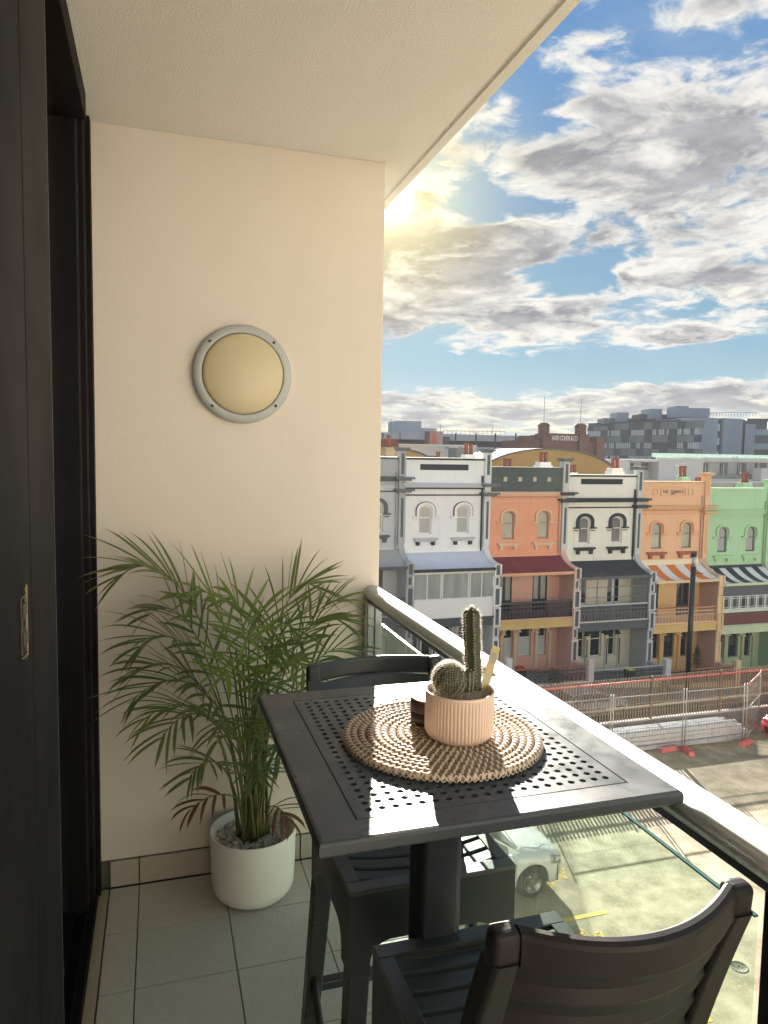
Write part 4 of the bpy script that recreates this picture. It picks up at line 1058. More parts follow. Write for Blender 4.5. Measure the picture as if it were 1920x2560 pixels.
    for k, (c, q_, a, b, _) in enumerate(ar):
        q = MB(); o = arch_pts(c, q_+.19, v(b)-q_*.95, v(b)+.17, q_*.95+.17); inn = arch_pts(c, q_+.002, v(b)-q_*.95, v(b)+.002, q_*.95+.002); band(q, o, inn, YF-.12, YF-.001); put(q, 'arch', am)
        q = MB(); z_ = v(b)-q_*.95
        for sg in (-1, 1): q.box(c+sg*(q_+.10)-.15, c+sg*(q_+.10)+.15, YF-.17, YF-.001, z_-.07, z_-.003)
        put(q, 'capital', am if i == 3 else cm)
        q = MB(); fo = arch_pts(c, q_, v(a), v(b), q_*.95); fi = arch_pts(c, q_-.05, v(a)+.05, v(b)-.05, q_*.95-.04); band(q, fo, fi, YF+.15, YF+.2); q.box(c-q_, c+q_, YF+.15, YF+.2, v(a), v(a)+.06); q.box(c-q_, c+q_, YF+.15, YF+.19, v(-7.55), v(-7.5))
        w = put(q, 'window', m_white if i in (1, 2) else dm)
        p2 = MB(); p2.prism(arch_pts(c, q_-.04, v(a)+.04, v(b)-.04, q_*.95-.04), 'y', YF+.17, YF+.18); p2.build('pane', m_dglass2, w)
        if i == 2: MB().box(c-q_+.03, c+q_-.03, YF+.140, YF+.149, v(a)+.05, v(-7.52)).build('shutter', mat('shutter_blue', (.50, .58, .56), .5), w)
    for c in (gc-1.02-.46, gc-.51-.14, gc+.51+.14, gc+1.02+.46, x0+.42):
        q = MB(); q.box(c-.085, c+.085, YF-.12, YF-.001, v(-9.3), v(-7.3)); put(q, 'column', cm)
        q = MB(); q.box(c-.035, c+.035, YF-.135, YF-.12, v(-9.0), v(-7.5)); put(q, 'column_panel', mt if i in (0, 1, 3) else cm)
    # front door to the left bay
    q = MB(); q.box(x0+.48, x0+.95, YF-.03, YF-.002, v(-9.3), v(-7.35)); put(q, 'front_door', dm if i != 2 else ml)
    # street front: low wall and iron fence
    fy = YF-3.0
    q = MB(); q.box(x0+.17, x1-.17, fy-.10, fy+.1, v(-9.6), v(-9.1)); put(q, 'front_wall', ml)
    q = MB(); lace(q, x0+.25, x1-.25, v(-9.1), v(-8.35), fy, .26); put(q, 'front_fence', mat('fence_iron', (.05, .06, .065), .5))
    q = MB(); q.box(x0+.2, x1-.2, fy-.03, fy+.03, v(-8.35), v(-8.29)); put(q, 'front_rail', {3: mat('rail_steel', (.5, .55, .56), .4), 4: mat('rail_red', (.42, .15, .1), .5), 2: mat('rail_red', (.42, .15, .1), .5)}.get(i, mt))
    q = MB(); q.box(x1-.15, x1+.13, fy-.1, YF-1.5, v(-9.5), v(-8.5)); put(q, 'garden_wall', mf)
    q = MB(); q.box(x1-.17, x1+.15, fy-.2, fy+.15, v(-9.5), v(-8.0)); put(q, 'gate_pier', fm)
    # roof, chimneys
    q = MB(); q.hexa([(x0, YF+.28, v(.9)), (x1, YF+.28, v(.9)), (x1, YF+9, v(-.3)), (x0, YF+9, v(-.3))], [(x0, YF+.28, v(1.0)), (x1, YF+.28, v(1.0)), (x1, YF+9, v(-.2)), (x0, YF+9, v(-.2))])
    q.box(x0, x1, YF+8.7, YF+9, v(-9), v(-.3)); rf = put(q, 'roof', m_roofback)
    root.location = EYE+(Vector((ox, oy, oz))-EYE)*K_H; root.scale = (K_H,)*3
    return root, put, rf, v
def text_mesh(s, size, ext, font_off=0.):
    c = bpy.data.curves.new('lettering', 'FONT'); c.body = s; c.size = size; c.extrude = ext; c.align_x = 'CENTER'; c.align_y = 'CENTER'; c.offset = font_off
    o = bpy.data.objects.new('lettering', c); COL.objects.link(o); dg = bpy.context.evaluated_depsgraph_get()
    me = bpy.data.meshes.new_from_object(o.evaluated_get(dg)); me.materials.clear(); bpy.data.objects.remove(o); return me
hs = [house(i) for i in range(6)]
def chimney(i, px, py_b, py_p, py_t, wpx, cmx, npots, Y=38.5, steps=2, label=None):
    """px centre, py_b hidden base, py_p top of stack, py_t top of pots, wpx stack width"""
    root, put, rf, v = hs[i]; c = at(px, py_p, Y); b = at(px, py_b, Y).z-1.0; t_ = at(px, py_t, Y).z; k = Y/1809*1.06
    w = wpx*k/2; h = t_-c.z
    q = MB(); q.box(c.x-w*.86, c.x+w*.86, Y-.28, Y+.28, b, c.z-.30); q.box(c.x-w, c.x+w, Y-.36, Y+.36, c.z-.36, c.z-.20); q.box(c.x-w*.8, c.x+w*.8, Y-.3, Y+.3, c.z-.20, c.z)
    ch = put(q, 'chimney', cmx)
    for j in range(npots):
        xx = c.x+(j-(npots-1)/2)*.30
        pt = MB(); pt.lathe([(.15, 0), (.15, .05), (.115, .08), (.105, h*.8), (.135, h*.84), (.13, h), (.09, h)], cx=xx, cy=Y, z0=c.z, n=16, cap=False); pt.lathe([(.088, 0), (.02, .001)], cx=xx, cy=Y, z0=t_-.03, n=16, cap=False)
        pt.build('chimney_pot', m_terra, ch)
wp = paint('chimney_white', (.78, .78, .76)); m_sand = paint('sandstone', (.42, .34, .22), .5)
chimney(0, 972, 1130, 1118, 1088, 26, m_sand, 1)
chimney(1, 1095, 1150, 1149, 1129, 16, m_roofback, 1)
chimney(1, 1171, 1150, 1136, 1108, 36, wp, 2)
chimney(2, 1268, 1170, 1168, 1146, 20, m_roofback, 2)
chimney(2, 1358, 1172, 1155, 1130, 40, wp, 2)
chimney(3, 1430, 1192, 1181, 1161, 24, wp, 2)
chimney(3, 1537, 1192, 1170, 1146, 42, wp, 2)
chimney(4, 1706, 1206, 1191, 1165, 30, paint('mint_stack', (.42, .62, .42)), 2)
chimney(4, 1746, 1208, 1206, 1193, 16, m_roofback, 2)
chimney(5, 1861, 1224, 1206, 1181, 40, paint('mint_stack', (.42, .62, .42)), 2)
# ================================================================ CAR LOT AND STREET
ZL = 1.63-9.8
m_lot = mat('lot_concrete', (.38, .315, .205), .8, var=1., vscale=1.7, detail=14, col2=(.19, .165, .10), bump=.5, bscale=14, bdist=.01)
t = NT(m_lot.node_tree); pz = t.n['Principled BSDF']; src = pz.inputs['Base Color'].links[0].from_socket; tc = t.node('ShaderNodeTexCoord')
f1 = t.smooth(t.noise(tc.outputs['Object'], 11, 8, .7), .50, .72, 0., .5); f2 = t.smooth(t.noise(tc.outputs['Object'], .45, 5, .6, .8), .52, .66, 0., .38)
c_ = t.mix(f1, src, (.50, .45, .33)); t.l.new(t.mix(f2, c_, (.13, .11, .075)), pz.inputs['Base Color'])
struct(MB().box(-6, 60, -60, 21.2, ZL-12, ZL).build('ground', m_lot))
def sz(x): return 1.63+(-9.8-.078*(x/K_H-14)-1.63)*K_H
m_asph = mat('asphalt', (.055, .055, .055), .9, var=.5, vscale=1.5, bump=.4, bscale=30)
q = MB(); q.hexa([(-10, 21.4, sz(-10)-.5), (70, 21.4, sz(70)-.5), (70, 39.6, sz(70)-.5), (-10, 39.6, sz(-10)-.5)], [(-10, 21.4, sz(-10)), (70, 21.4, sz(70)), (70, 39.6, sz(70)), (-10, 39.6, sz(-10))])
struct(q.build('road', m_asph))
m_path = mat('footpath', (.26, .25, .23), .85, var=.4, vscale=2, bump=.3, bscale=20)
q = MB(); q.hexa([(-10, 39.6, sz(-10)-.5), (70, 39.6, sz(70)-.5), (70, 47.0, sz(70)-.5), (-10, 47.0, sz(-10)-.5)], [(-10, 39.6, sz(-10)+.13), (70, 39.6, sz(70)+.13), (70, 47.0, sz(70)+.13), (-10, 47.0, sz(-10)+.13)])
struct(q.build('pavement', m_path))
struct(MB().box(-320, 520, 56, 420, -18.2, -18).build('terrain', mat('far_ground', (.12, .13, .10), .9, var=.5, vscale=.05)))
m_conc = mat('concrete_wall', (.27, .26, .24), .85, var=.5, vscale=2, bump=.3, bscale=20)
tag(MB().box(-6, 60, 21.2, 21.42, -20, ZL+.50).build('retaining_wall', m_conc, bevel=.01), 'low concrete wall along the far edge of the car lot under the paling fence', 'wall')
# bay lines and lettering painted on the lot
m_yel = mat('road_yellow', (.72, .50, .03), .7, var=.35, vscale=9, col2=(.45, .35, .10))
q = MB()
def stroke(mb, a, b, w, z=ZL+.004):
    a = Vector(a); b = Vector(b); d = (b-a); d.z = 0; d.normalize(); s = Vector((-d.y, d.x, 0))*w/2
    mb.hexa([a-s, b-s, b+s, a+s], [p+Vector((0, 0, .003)) for p in (a-s, b-s, b+s, a+s)])
mk = struct(q.box(3.6, 9.20, 12.74, 12.86, ZL+.003, ZL+.006).build('bay_line', m_yel))
for yy in (9.7, 15.9, 18.9):
    struct(MB().box(3.6, 9.2, yy-.06, yy+.06, ZL+.003, ZL+.006).build('bay_line', m_yel))
q = MB()
def L_(px, py): p = atz(px, py, ZL); return (p.x, p.y, ZL+.003)
k0 = 400/1659
def S_(pts, w=.055):
    for a, b in zip(pts, pts[1:]): stroke(q, L_(1200+a[0]*k0, 1980+a[1]*k0), L_(1200+b[0]*k0, 1980+b[1]*k0), w)
S_([(1012, 1478), (1088, 1458)]); S_([(1045, 1422), (1090, 1462), (1130, 1500)]); S_([(1060, 1512), (1128, 1496)]); S_([(1090, 1470), (1098, 1510)])
S_([(1178, 1468), (1238, 1450), (1268, 1482), (1212, 1500), (1178, 1468)]); S_([(1215, 1500), (1290, 1500)])
S_([(925, 1500), (945, 1472), (975, 1510)])
for (x, y) in ((735, 790), (745, 830), (752, 862), (768, 884)):
    S_([(x, y), (x+50, y-16)]); S_([(x+60, y+2), (x+100, y-8)]); S_([(x+30, y-14), (x+46, y+10)], .04); S_([(x+105, y+12), (x+140, y+2)])
S_([(670, 905), (735, 900)]); S_([(685, 935), (735, 915)]); S_([(705, 960), (770, 945)]); S_([(725, 985), (790, 965)]); S_([(700, 925), (745, 975)], .04)
struct(q.build('painted_lettering', m_yel))
q = MB()
for k in range(7): q.box(20.1+k*.3, 20.22+k*.3, 14.5, 18.9, ZL+.003, ZL+.006)
struct(q.build('painted_hatching', m_yel))
p = atz(1850, 2512-95, ZL)
dc = atz(1847, 2417, ZL)
dr = thing('drain_cover', 'small round slotted drain cover set in the concrete lot near the right edge', 'drain cover', (dc.x, dc.y, ZL+.002))
MB().lathe([(.17, 0), (.17, .006), (.145, .006), (.145, .003), (0, .003)], n=32, cap=False).build('rim', mat('cast_iron', (.14, .12, .09), .7, var=.5, vscale=20), dr)
sp = MB()
for k in range(6):
    a = PI*k/6; sp.box(-.13, .13, -.010, .010, .003, .007, T=Matrix.Rotation(a, 4, 'Z'))
sp.build('grate', mat('cast_iron2', (.10, .09, .07), .7), dr)
# ---- paling fence on the wall
fence = thing('paling_fence', 'brown vertical paling fence with red top pipe along the far side of the car lot', 'fence', (12, 21.3, ZL+.5))
m_pal = mat('paling', (.20, .15, .105), .7, var=.5, vscale=3)
pm = MB().box(-.029, .029, -.010, .010, 0, 1.58); me = pm.mesh('paling', m_pal)
for k in range(158): inst(me, 'paling', fence, (k*.1135-1.2, -.02+random.uniform(-.004, .004), 0), (random.uniform(-.008, .008), random.uniform(-.006, .006), 0))
q = MB().tube([(-2, -.06, 1.44), (17.5, -.06, 1.44)], .032, 10); q.build('top_pipe', mat('pipe_red', (.50, .10, .09), .45, var=.3, vscale=2, col2=(.6, .3, .26)), fence)
q = MB().box(-2, 17.5, -.075, -.036, .48, .545); q.build('mid_rail', mat('rail_tan', (.34, .29, .22), .6, var=.3), fence)
q = MB()
for k in range(7): q.box(-1.3+k*3., -1.24+k*3., -.10, -.036, -.02, 1.60)
q.build('fence_posts', m_pal, fence, kind='stuff')
q = MB().box(-2, 17.5, -.10, .04, .0, .05); q.build('bottom_rail', mat('plinth_sunlit', (.62, .60, .55), .6, var=.3, vscale=6), fence)  # pale colour stands in for sun falling on the plinth
# ---- temporary mesh fence
m_galv = mat('galvanised', (.40, .38, .33), .45, metal=.5, var=.3, vscale=6)
m_blk = mat('red_block', (.50, .10, .085), .7, var=.4, vscale=6, col2=(.6, .3, .27))
def temp_panel(a, b, label, mesh_pitch=.11, h=2.08):
    a = Vector(a); b = Vector(b); L = (b-a).length; ang = math.atan2(b.y-a.y, b.x-a.x)
    t = thing('temporary_fence_panel', label, 'temporary fence', (a.x, a.y, ZL), ang, 'temporary mesh fence panels on the car lot')
    f = MB(); r = .021
    for x in (.03, L-.03): f.tube([(x, 0, .06), (x, 0, h+.05)], r, 8)
    for z in (.16, h-.06): f.tube([(.03, 0, z), (L-.03, 0, z)], r*.9, 8)
    f.tube([(.03, 0, 1.18), (L-.03, 0, 1.18)], r*.7, 8)
    f.build('frame', m_galv, t)
    w = MB(); n = int(L/mesh_pitch)
    for k in range(1, n): x = L*k/n; w.box(x-.0022, x+.0022, -.003, .003, .16, h-.06)
    for k in range(1, 7): z = .16+(h-.22)*k/7; w.box(.03, L-.03, -.0025, .0025, z-.002, z+.002)
    w.build('wire_mesh', m_galv, t, kind='stuff', fix=False)
    return t
temp_panel((10.9, 19.75), (14.02, 19.72), 'temporary mesh fence panel running behind the handrail, leftmost one in view')
temp_panel((14.06, 19.72), (16.83, 19.66), 'temporary mesh fence panel left of the pair of red feet, before the white steel')
temp_panel((16.88, 19.66), (19.30, 19.60), 'temporary mesh fence panel right of the pair of red feet')
temp_panel((19.38, 19.60), (21.1, 20.75), 'temporary mesh fence panel turned back towards the wall, red along its top', .09)
q = MB().tube([(19.38, 19.60, ZL+2.06), (21.1, 20.75, ZL+2.06)], .022, 8); tag(q.build('red_top_tube', mat('pipe_red', (.5, .1, .09))), 'red tube along the top of the turned temporary fence panel', 'tube')
def block(x, y, rz, label):
    t = thing('fence_foot', label, 'fence block', (x, y, ZL), rz, 'red plastic feet of the temporary fence')
    q = MB(); q.hexa([(-.36, -.12, 0), (.36, -.12, 0), (.36, .12, 0), (-.36, .12, 0)], [(-.30, -.085, .15), (.30, -.085, .15), (.30, .085, .15), (-.30, .085, .15)]); q.build('block', m_blk, t, bevel=.03)
    q = MB(); q.box(-.11, .11, -.05, .05, .15, .17); q.build('handle', m_blk, t, bevel=.008)
block(14.04, 19.6, R_(80), 'red plastic fence foot half hidden behind the handrail')
block(16.86, 19.45, R_(75), 'red plastic fence foot at the joint in front of the white steel bundle')
block(16.35, 19.75, R_(5), 'darker red fence foot lying crosswise beside the joint')
block(19.34, 19.5, R_(20), 'red plastic fence foot at the corner of the temporary fence')
block(21.0, 20.9, R_(60), 'bright red fence foot by the concrete wall near the red car')
# ---- bundle of white steel lengths
m_steel = mat('white_steel', (.66, .67, .68), .32, metal=.35, var=.25, vscale=3, spec=.6)
rs = random.Random(4); rows_ = [(7, 0), (7, .16), (6, .30), (4, .44)]
for rw, (n, z) in enumerate(rows_):
    for k in range(n):
        y = 19.98+k*.155+rw*.05; x0_ = 12.6+rs.uniform(-.2, .4); x1_ = 20.15+rs.uniform(-.5, .12)-rw*.22
        q = MB(); w = .066; h = .125
        prof = [(-w, 0), (w, 0), (w, .016), (-w+.016, .016), (-w+.016, h-.016), (w, h-.016), (w, h), (-w, h)]
        q.prism(prof, 'x', 0, x1_-x0_)
        o = q.build('steel_channel', m_steel); o.location = (x0_, y, ZL+.03+z); o.rotation_euler = (0, 0, rs.uniform(-.008, .008))
        tag(o, 'white steel channel, %s from the front in the %s layer of the bundle' % (['first', 'second', 'third', 'fourth', 'fifth', 'sixth', 'last'][k], ['bottom', 'second', 'third', 'top'][rw]), 'steel section', 'white steel channels in the bundle')
for x, wh_ in ((13.6, 'hidden left end'), (16.2, 'middle'), (19.2, 'right end')):
    o = MB().box(-.05, .05, -.55, .62, 0, .03).build('timber_bearer', mat('bearer', (.25, .18, .1), .8)); o.location = (x, 20.4, ZL); tag(o, 'timber bearer under the %s of the white steel bundle' % wh_, 'timber', 'timber bearers')
o = MB().box(-.05, .05, -.6, .6, 0, .02).build('timber_offcut', mat('bearer2', (.36, .31, .24), .8)); o.location = (20.2, 19.2, ZL+.0); o.rotation_euler = (0, 0, R_(35)); tag(o, 'pale timber offcut on the ground near the red car', 'timber')
# ---- unseen flats added behind the viewer to bounce sunlight onto the house fronts
nb = thing('bounce_flats', 'unseen cream block of flats added behind the viewer to bounce sunlight onto the terraces', 'building', (36, -34, ZL))
q = MB(); q.box(-34, 38, -12, 0, 0, 23); q.build('wall', mat('bounce_flats_cream', (.74, .70, .63), .8, bump=.2, bscale=8), nb)
wmn = MB().box(-.9, .9, -.02, .03, 0, 1.5).mesh('window', mat('bounce_flats_window', (.08, .09, .10), .1, spec=.8))
for k in range(17):
    for fl in range(7): inst(wmn, 'window', nb, (-31+k*4.1, .0, 1.1+fl*3.15))
# ---- black pole on the street
b = at(1716, 1700, 38.6); tp = at(1733, 1380, 38.6)
pole = thing('street_pole', 'tall black street pole with silver collar in front of the peach terrace', 'pole', (b.x+.1, 38.6, sz(b.x)))
hp = tp.z-sz(b.x)
MB().tube([(0, 0, 0), (0, 0, hp-.95)], .16, 20).build('shaft', mat('pole_black', (.025, .03, .032), .4, metal=.3), pole)
MB().tube([(0, 0, hp-.95), (0, 0, hp-.30)], .12, 20).build('collar', mat('pole_silver', (.45, .45, .43), .4, metal=.5), pole)
MB().tube([(0, 0, hp-.30), (0, 0, hp-.06), (0, 0, hp)], [.165, .175, .12], 20).build('cap', mat('pole_black', (.025, .03, .032)), pole)
MB().tube([(0, 0, hp-1.4), (.75, 0, hp-1.42)], .035, 8).build('arm', mat('pole_black', (.025, .03, .032)), pole)
# ================================================================ CARS
m_tyre = mat('tyre', (.022, .022, .022), .8, bump=.3, bscale=60); m_rimm = mat('alloy', (.35, .34, .32), .3, metal=.9); m_under = mat('car_under', (.015, .015, .016), .7)
m_cg = mat('car_glass', (.05, .06, .065), .05, spec=.9, coat=.4)
def make_car(name, label, paintc, loc, rz, group=None):
    mp_ = mat('car_paint_%s' % name, paintc, .28, coat=1., spec=.5)
    t = thing(name, label, 'car', loc, rz, group)
    xc = [1.40, -1.36]; RA = .43; zc = .36
    def zb(x):
        z = .27 if abs(x) < 2.0 else .27+.1*(abs(x)-2.0)/.3
        for c in xc:
            if abs(x-c) < RA: z = max(z, zc+math.sqrt(RA*RA-(x-c)**2))
        return z
    def lerp(tab, x):
        for (a, b), (c, d) in zip(tab, tab[1:]):
            if a <= x <= c: u = (x-a)/(c-a); u = u*u*(3-2*u); return b+(d-b)*u
        return tab[0][1] if x < tab[0][0] else tab[-1][1]
    Wt = [(-2.32, .62), (-2.15, .84), (-1.6, .905), (0, .925), (1.5, .92), (1.95, .86), (2.18, .74), (2.32, .52)]
    Ht = [(-2.32, .88), (-2.1, 1.08), (-1, 1.06), (.9, 1.06), (1.2, 1.06), (1.75, 1.00), (2.08, .92), (2.25, .80), (2.32, .70)]
    St = [(-2.32, .80), (-2.1, .98), (0, .97), (1.2, .95), (1.9, .86), (2.2, .74), (2.32, .62)]
    xs_ = sorted(set([round(-2.32+4.64*i/46, 4) for i in range(47)]+[round(c+s*RA*math.sin(PI/2*k/6), 4) for c in xc for s in (-1, 1) for k in range(7)]))
    rows = []
    for x in xs_:
        w = lerp(Wt, x); h = lerp(Ht, x); s_ = lerp(St, x); z0 = zb(x); z1 = max(.52, z0+.03); z2 = max(.76, z0+.05); z2 = min(z2, s_-.01); z1 = min(z1, z2-.005)
        fl = .012 if any(abs(x-c) < RA+.02 for c in xc) else 0
        half = [(w*.93, z0-.0), (w*1.0+fl, z0+.002), (w*1.0+fl*.5, z1), (w*1.005, z2), (w*.985, (z2+s_)/2), (w*.955, s_), (w*.88, s_+(h-s_)*.55), (w*.70, h-.012), (w*.35, h+.012), (0, h+.02)]
        rows.append([(x, y, z) for y, z in half]+[(x, -y, z) for y, z in half[::-1][1:]])
    q = MB(); q.grid(rows)
    for r, fl_ in ((rows[0], 0), (rows[-1], 1)):
        q.add(r, [tuple(range(len(r)))], False)
    q.build('body', mp_, t)
    MB().box(-2.1, 2.1, -.80, .80, .25, .62).build('underbody', m_under, t)
    # greenhouse
    g = [(1.12, 1.04, .80), (.30, 1.56, .64), (.10, 1.60, .63), (-.8, 1.63, .63), (-1.75, 1.58, .61), (-2.15, 1.06, .74)]
    q = MB(); L_s = [(1.12, .79, 1.03), (.32, .635, 1.53), (-1.75, .61, 1.55), (-2.18, .73, 1.03)]
    prof = [(1.12, 1.03, .79), (.34, 1.53, .64), (.15, 1.585, .61), (-.7, 1.625, .61), (-1.5, 1.60, .60), (-1.80, 1.54, .60), (-2.18, 1.03, .73)]
    rows = [[(x, y_, z) for y_ in (w, w*.6, 0, -w*.6, -w)] for x, z, w in prof]
    q.grid(rows)
    for s in (-1, 1):
        vs = [(x, s*w, z) for x, z, w in prof]; basep = [(x, s*(.79+(.925-.79)*.55 if -2 < x < 1 else .76), 1.0) for x in (1.16, .34, .15, -.7, -1.5, -1.80, -2.20)]
        q.grid([vs, basep])
    q.build('cabin', mp_, t)
    def side(y, x, z):   # point on the cabin side, pushed outwards
        pass
    for s in (-1, 1):
        def sp_(x, u):
            """u 0 base .. 1 roof line at station x"""
            for (a, za, wa), (b, zb_, wb) in zip(prof, prof[1:]):
                if b <= x <= a: f = (a-x)/(a-b); zt_, wt_ = za+(zb_-za)*f, wa+(wb-wa)*f; break
            wb_ = .79+.135*.55
            return (x, s*(wb_+(wt_-wb_)*u+.006), 1.0+(zt_-1.0)*u)
        for nm, (xa, xb) in (('side_window', (.83, -.28)), ('side_window', (-.38, -1.28)), ('side_window', (-1.36, -1.86))):
            n = 8; lo = [sp_(xa+(xb-xa)*i/n, .10) for i in range(n+1)]; hi = [sp_(xa+(xb-xa)*i/n, .86) for i in range(n+1)]
            if nm == 'side_window' and xa > .5:
                pass
            MB().grid([lo, hi]).build(nm, m_cg, t)
        for x in (.98, -.33, -1.32):
            MB().box(x-.004, x+.004, s*.928-.004, s*.928+.004, .34, .96).build('door_seam', m_under, t)
        for x in (-.12, -1.12): MB().box(x-.09, x+.09, s*.93-.014, s*.93+.014, .86, .885).build('door_handle', mp_, t, bevel=.006)
        mr = MB(); mr.lathe([(0, -.11), (.06, -.09), (.085, 0), (.06, .09), (0, .11)], n=16, T=Matrix.Translation((.78, s*1.03, 1.08)) @ Matrix.Rotation(PI/2, 4, 'X') @ Matrix.Diagonal((.9, 1.05, 1, 1)))
        mr.build('mirror', mp_, t)
        hl = MB(); rows = []
        for k in range(7):
            x = 1.86+.42*k/6; w = lerp(Wt, x); z = lerp(St, x)
            rows.append([(x, s*(w*1.01+.006), z-.15+.02*k/6), (x, s*(w*.99+.008), z-.05), (x, s*(w*.93+.006), z+.012+.02*(1-k/6))])
        hl.grid(rows); hl.build('headlight', mat('headlight', (.10, .11, .12), .08, spec=1., coat=1., var=.5, vscale=20, col2=(.5, .5, .5)), t)
        tl = MB().box(-2.31, -2.22, s*.62-.16, s*.62+.16, .84, .99); tl.build('tail_light', mat('tail_light', (.35, .02, .02), .2, coat=.6), t)
    ws = MB(); ws.grid([[(1.09, y, 1.065) for y in (.73, 0, -.73)], [(.38, y*.86, 1.525) for y in (.73, 0, -.73)]]); ws.v = [(x+.010, y, z+.008) for x, y, z in ws.v]; ws.build('windscreen', m_cg, t)
    rw = MB(); rw.grid([[(-1.85, y*.8, 1.49) for y in (.73, 0, -.73)], [(-2.13, y*.92, 1.11) for y in (.73, 0, -.73)]]); rw.v = [(x-.012, y, z+.005) for x, y, z in rw.v]; rw.build('rear_window', m_cg, t)
    MB().box(2.27, 2.335, -.44, .44, .42, .62).build('grille', m_under, t, bevel=.01)
    MB().box(2.325, 2.338, -.26, .26, .44, .55).build('number_plate', mat('plate', (.6, .6, .5), .5), t)
    bn = MB()
    for s in (-1, 1): bn.tube([(1.15, s*.62, 1.07), (1.7, s*.55, 1.025), (2.1, s*.42, .93)], .006, 5)
    bn.build('bonnet_crease', mp_, t)
    bn = MB()
    for c in (.55, .0, -.55): bn.tube([(1.13, .62, 1.062), (1.16, 0, 1.087), (1.13, -.62, 1.062)], .008, 5)
    bn.build('cowl', m_under, t)
    for c in xc:
        for s in (-1, 1):
            T = Matrix.Translation((c, s*.80, .36)) @ Matrix.Rotation(PI/2*s*-1, 4, 'X')
            q = MB(); q.lathe([(.21, -.11), (.33, -.11), (.358, -.08), (.362, 0), (.358, .08), (.33, .108), (.235, .10), (.225, .06)], n=40, T=T, cap=False); wh = q.build('wheel', m_tyre, t)
            q = MB(); q.lathe([(.235, .10), (.225, .095), (.215, .03), (.06, .03), (.05, .085), (0, .09)], n=32, T=T, cap=False)
            for k in range(5):
                a = 2*PI*k/5
                q.hexa([(.03, -.035, .06), (.22, -.022, .07), (.22, .022, .07), (.03, .035, .06)], [(.03, -.028, .088), (.225, -.016, .095), (.225, .016, .095), (.03, .028, .088)], T=T @ Matrix.Rotation(a, 4, 'Z'))
            q.build('rim', m_rimm, wh)
    return t
make_car('parked_car', 'white parked car seen through the glass, nose towards the right, grey alloy front wheel', (.78, .80, .80), (6.47, 14.58, ZL), 0, 'cars parked on the lot')
make_car('red_car', 'red car just entering the frame at the right edge beyond the fence foot', (.42, .02, .03), (22.35, 18.95, ZL), R_(180), None)
make_car('street_car', 'white car parked on the street behind the paling fence', (.7, .7, .7), (25.3, 37.6, sz(25.3)), R_(2), 'cars parked on the street')
make_car('dark_street_car', 'dark grey car parked on the street behind the paling fence at left', (.07, .075, .08), (19.2, 37.6, sz(19.2)), R_(2), 'cars parked on the street')
# bins in the front yards
def bin_(x, y, col, label, nm):
    t = thing(nm, label, 'bin', (x, y, sz(x)+.13))
    q = MB(); q.hexa([(-.22, -.25, 0), (.22, -.25, 0), (.22, .25, 0), (-.22, .25, 0)], [(-.29, -.32, .95), (.29, -.32, .95), (.29, .32, .95), (-.29, .32, .95)]); q.build('body', mat('bin_dark', (.03, .04, .035), .6), t, bevel=.02)
    q = MB(); q.hexa([(-.31, -.36, .955), (.31, -.36, .955), (.31, .34, .99), (-.31, .34, .99)], [(-.24, -.30, 1.03), (.24, -.30, 1.03), (.24, .3, 1.08), (-.24, .3, 1.08)]); q.build('lid', mat('bin_lid_'+nm, col, .5), t, bevel=.01)
    for s in (-1, 1): MB().lathe([(.1, -.03), (.1, .03)], n=16, T=Matrix.Translation((s*.2, .27, .1)) @ Matrix.Rotation(PI/2, 4, 'Y')).build('wheel', m_tyre, t)
bp = at(1302, 1668, 43.6); bin_(bp.x, 43.6, (.5, .03, .03), 'wheelie bin with red lid in the front yard of the salmon terrace', 'red_lid_bin')
bp = at(1574, 1668, 43.6); bin_(bp.x, 43.6, (.75, .6, .05), 'wheelie bin with yellow lid in the front yard of the cream terrace', 'yellow_lid_bin')
# shrubs on the street side
def shrub(x, y, z, r, h, label, seed, nm='shrub'):
    rg = random.Random(seed); t = thing(nm, label, 'shrub', (x, y, z)); q = MB()
    for _ in range(900):
        a = rg.uniform(0, 2*PI); el_ = rg.uniform(-.3, 1.5); rr_ = r*rg.uniform(.45, 1.)*(.8+.3*math.sin(a*3+seed)); p = Vector((rr_*math.cos(a)*math.cos(el_), rr_*math.sin(a)*math.cos(el_), h*.5+h*.5*math.sin(el_)*rg.uniform(.5, 1)))
        d = Vector((rg.uniform(-1, 1), rg.uniform(-1, 1), rg.uniform(-.6, 1))).normalized(); e = d.cross(Vector((rg.random(), rg.random(), 1))).normalized(); l = rg.uniform(.06, .13)
        q.add([p, p+d*l*.5+e*l*.3, p+d*l, p+d*l*.5-e*l*.3], [(0, 1, 2, 3)])
    q.build('leaves', mat('shrub_leaf', (.055, .085, .035), .5, var=.6, vscale=3, trans=.2), t, fix=False)
    MB().tube([(0, 0, 0), (.03, 0, h*.6)], [.05, .02], 7).build('stem', mat('shrub_stem', (.1, .07, .05), .8), t)
shrub(21.6, 36.0, sz(21.6), 1.2, 3.4, 'leafy green shrub showing between the palings beside the white street car', 1)
shrub(29.5, 36.2, sz(29.5), 1.0, 2.8, 'dark shrub between the palings below the black pole', 3)
shrub(at(1742, 1640, 44.6).x, 44.6, sz(at(1742, 1640, 44.6).x)+.1, .42, 2.6, 'tall potted shrub in front of the peach terrace', 5)
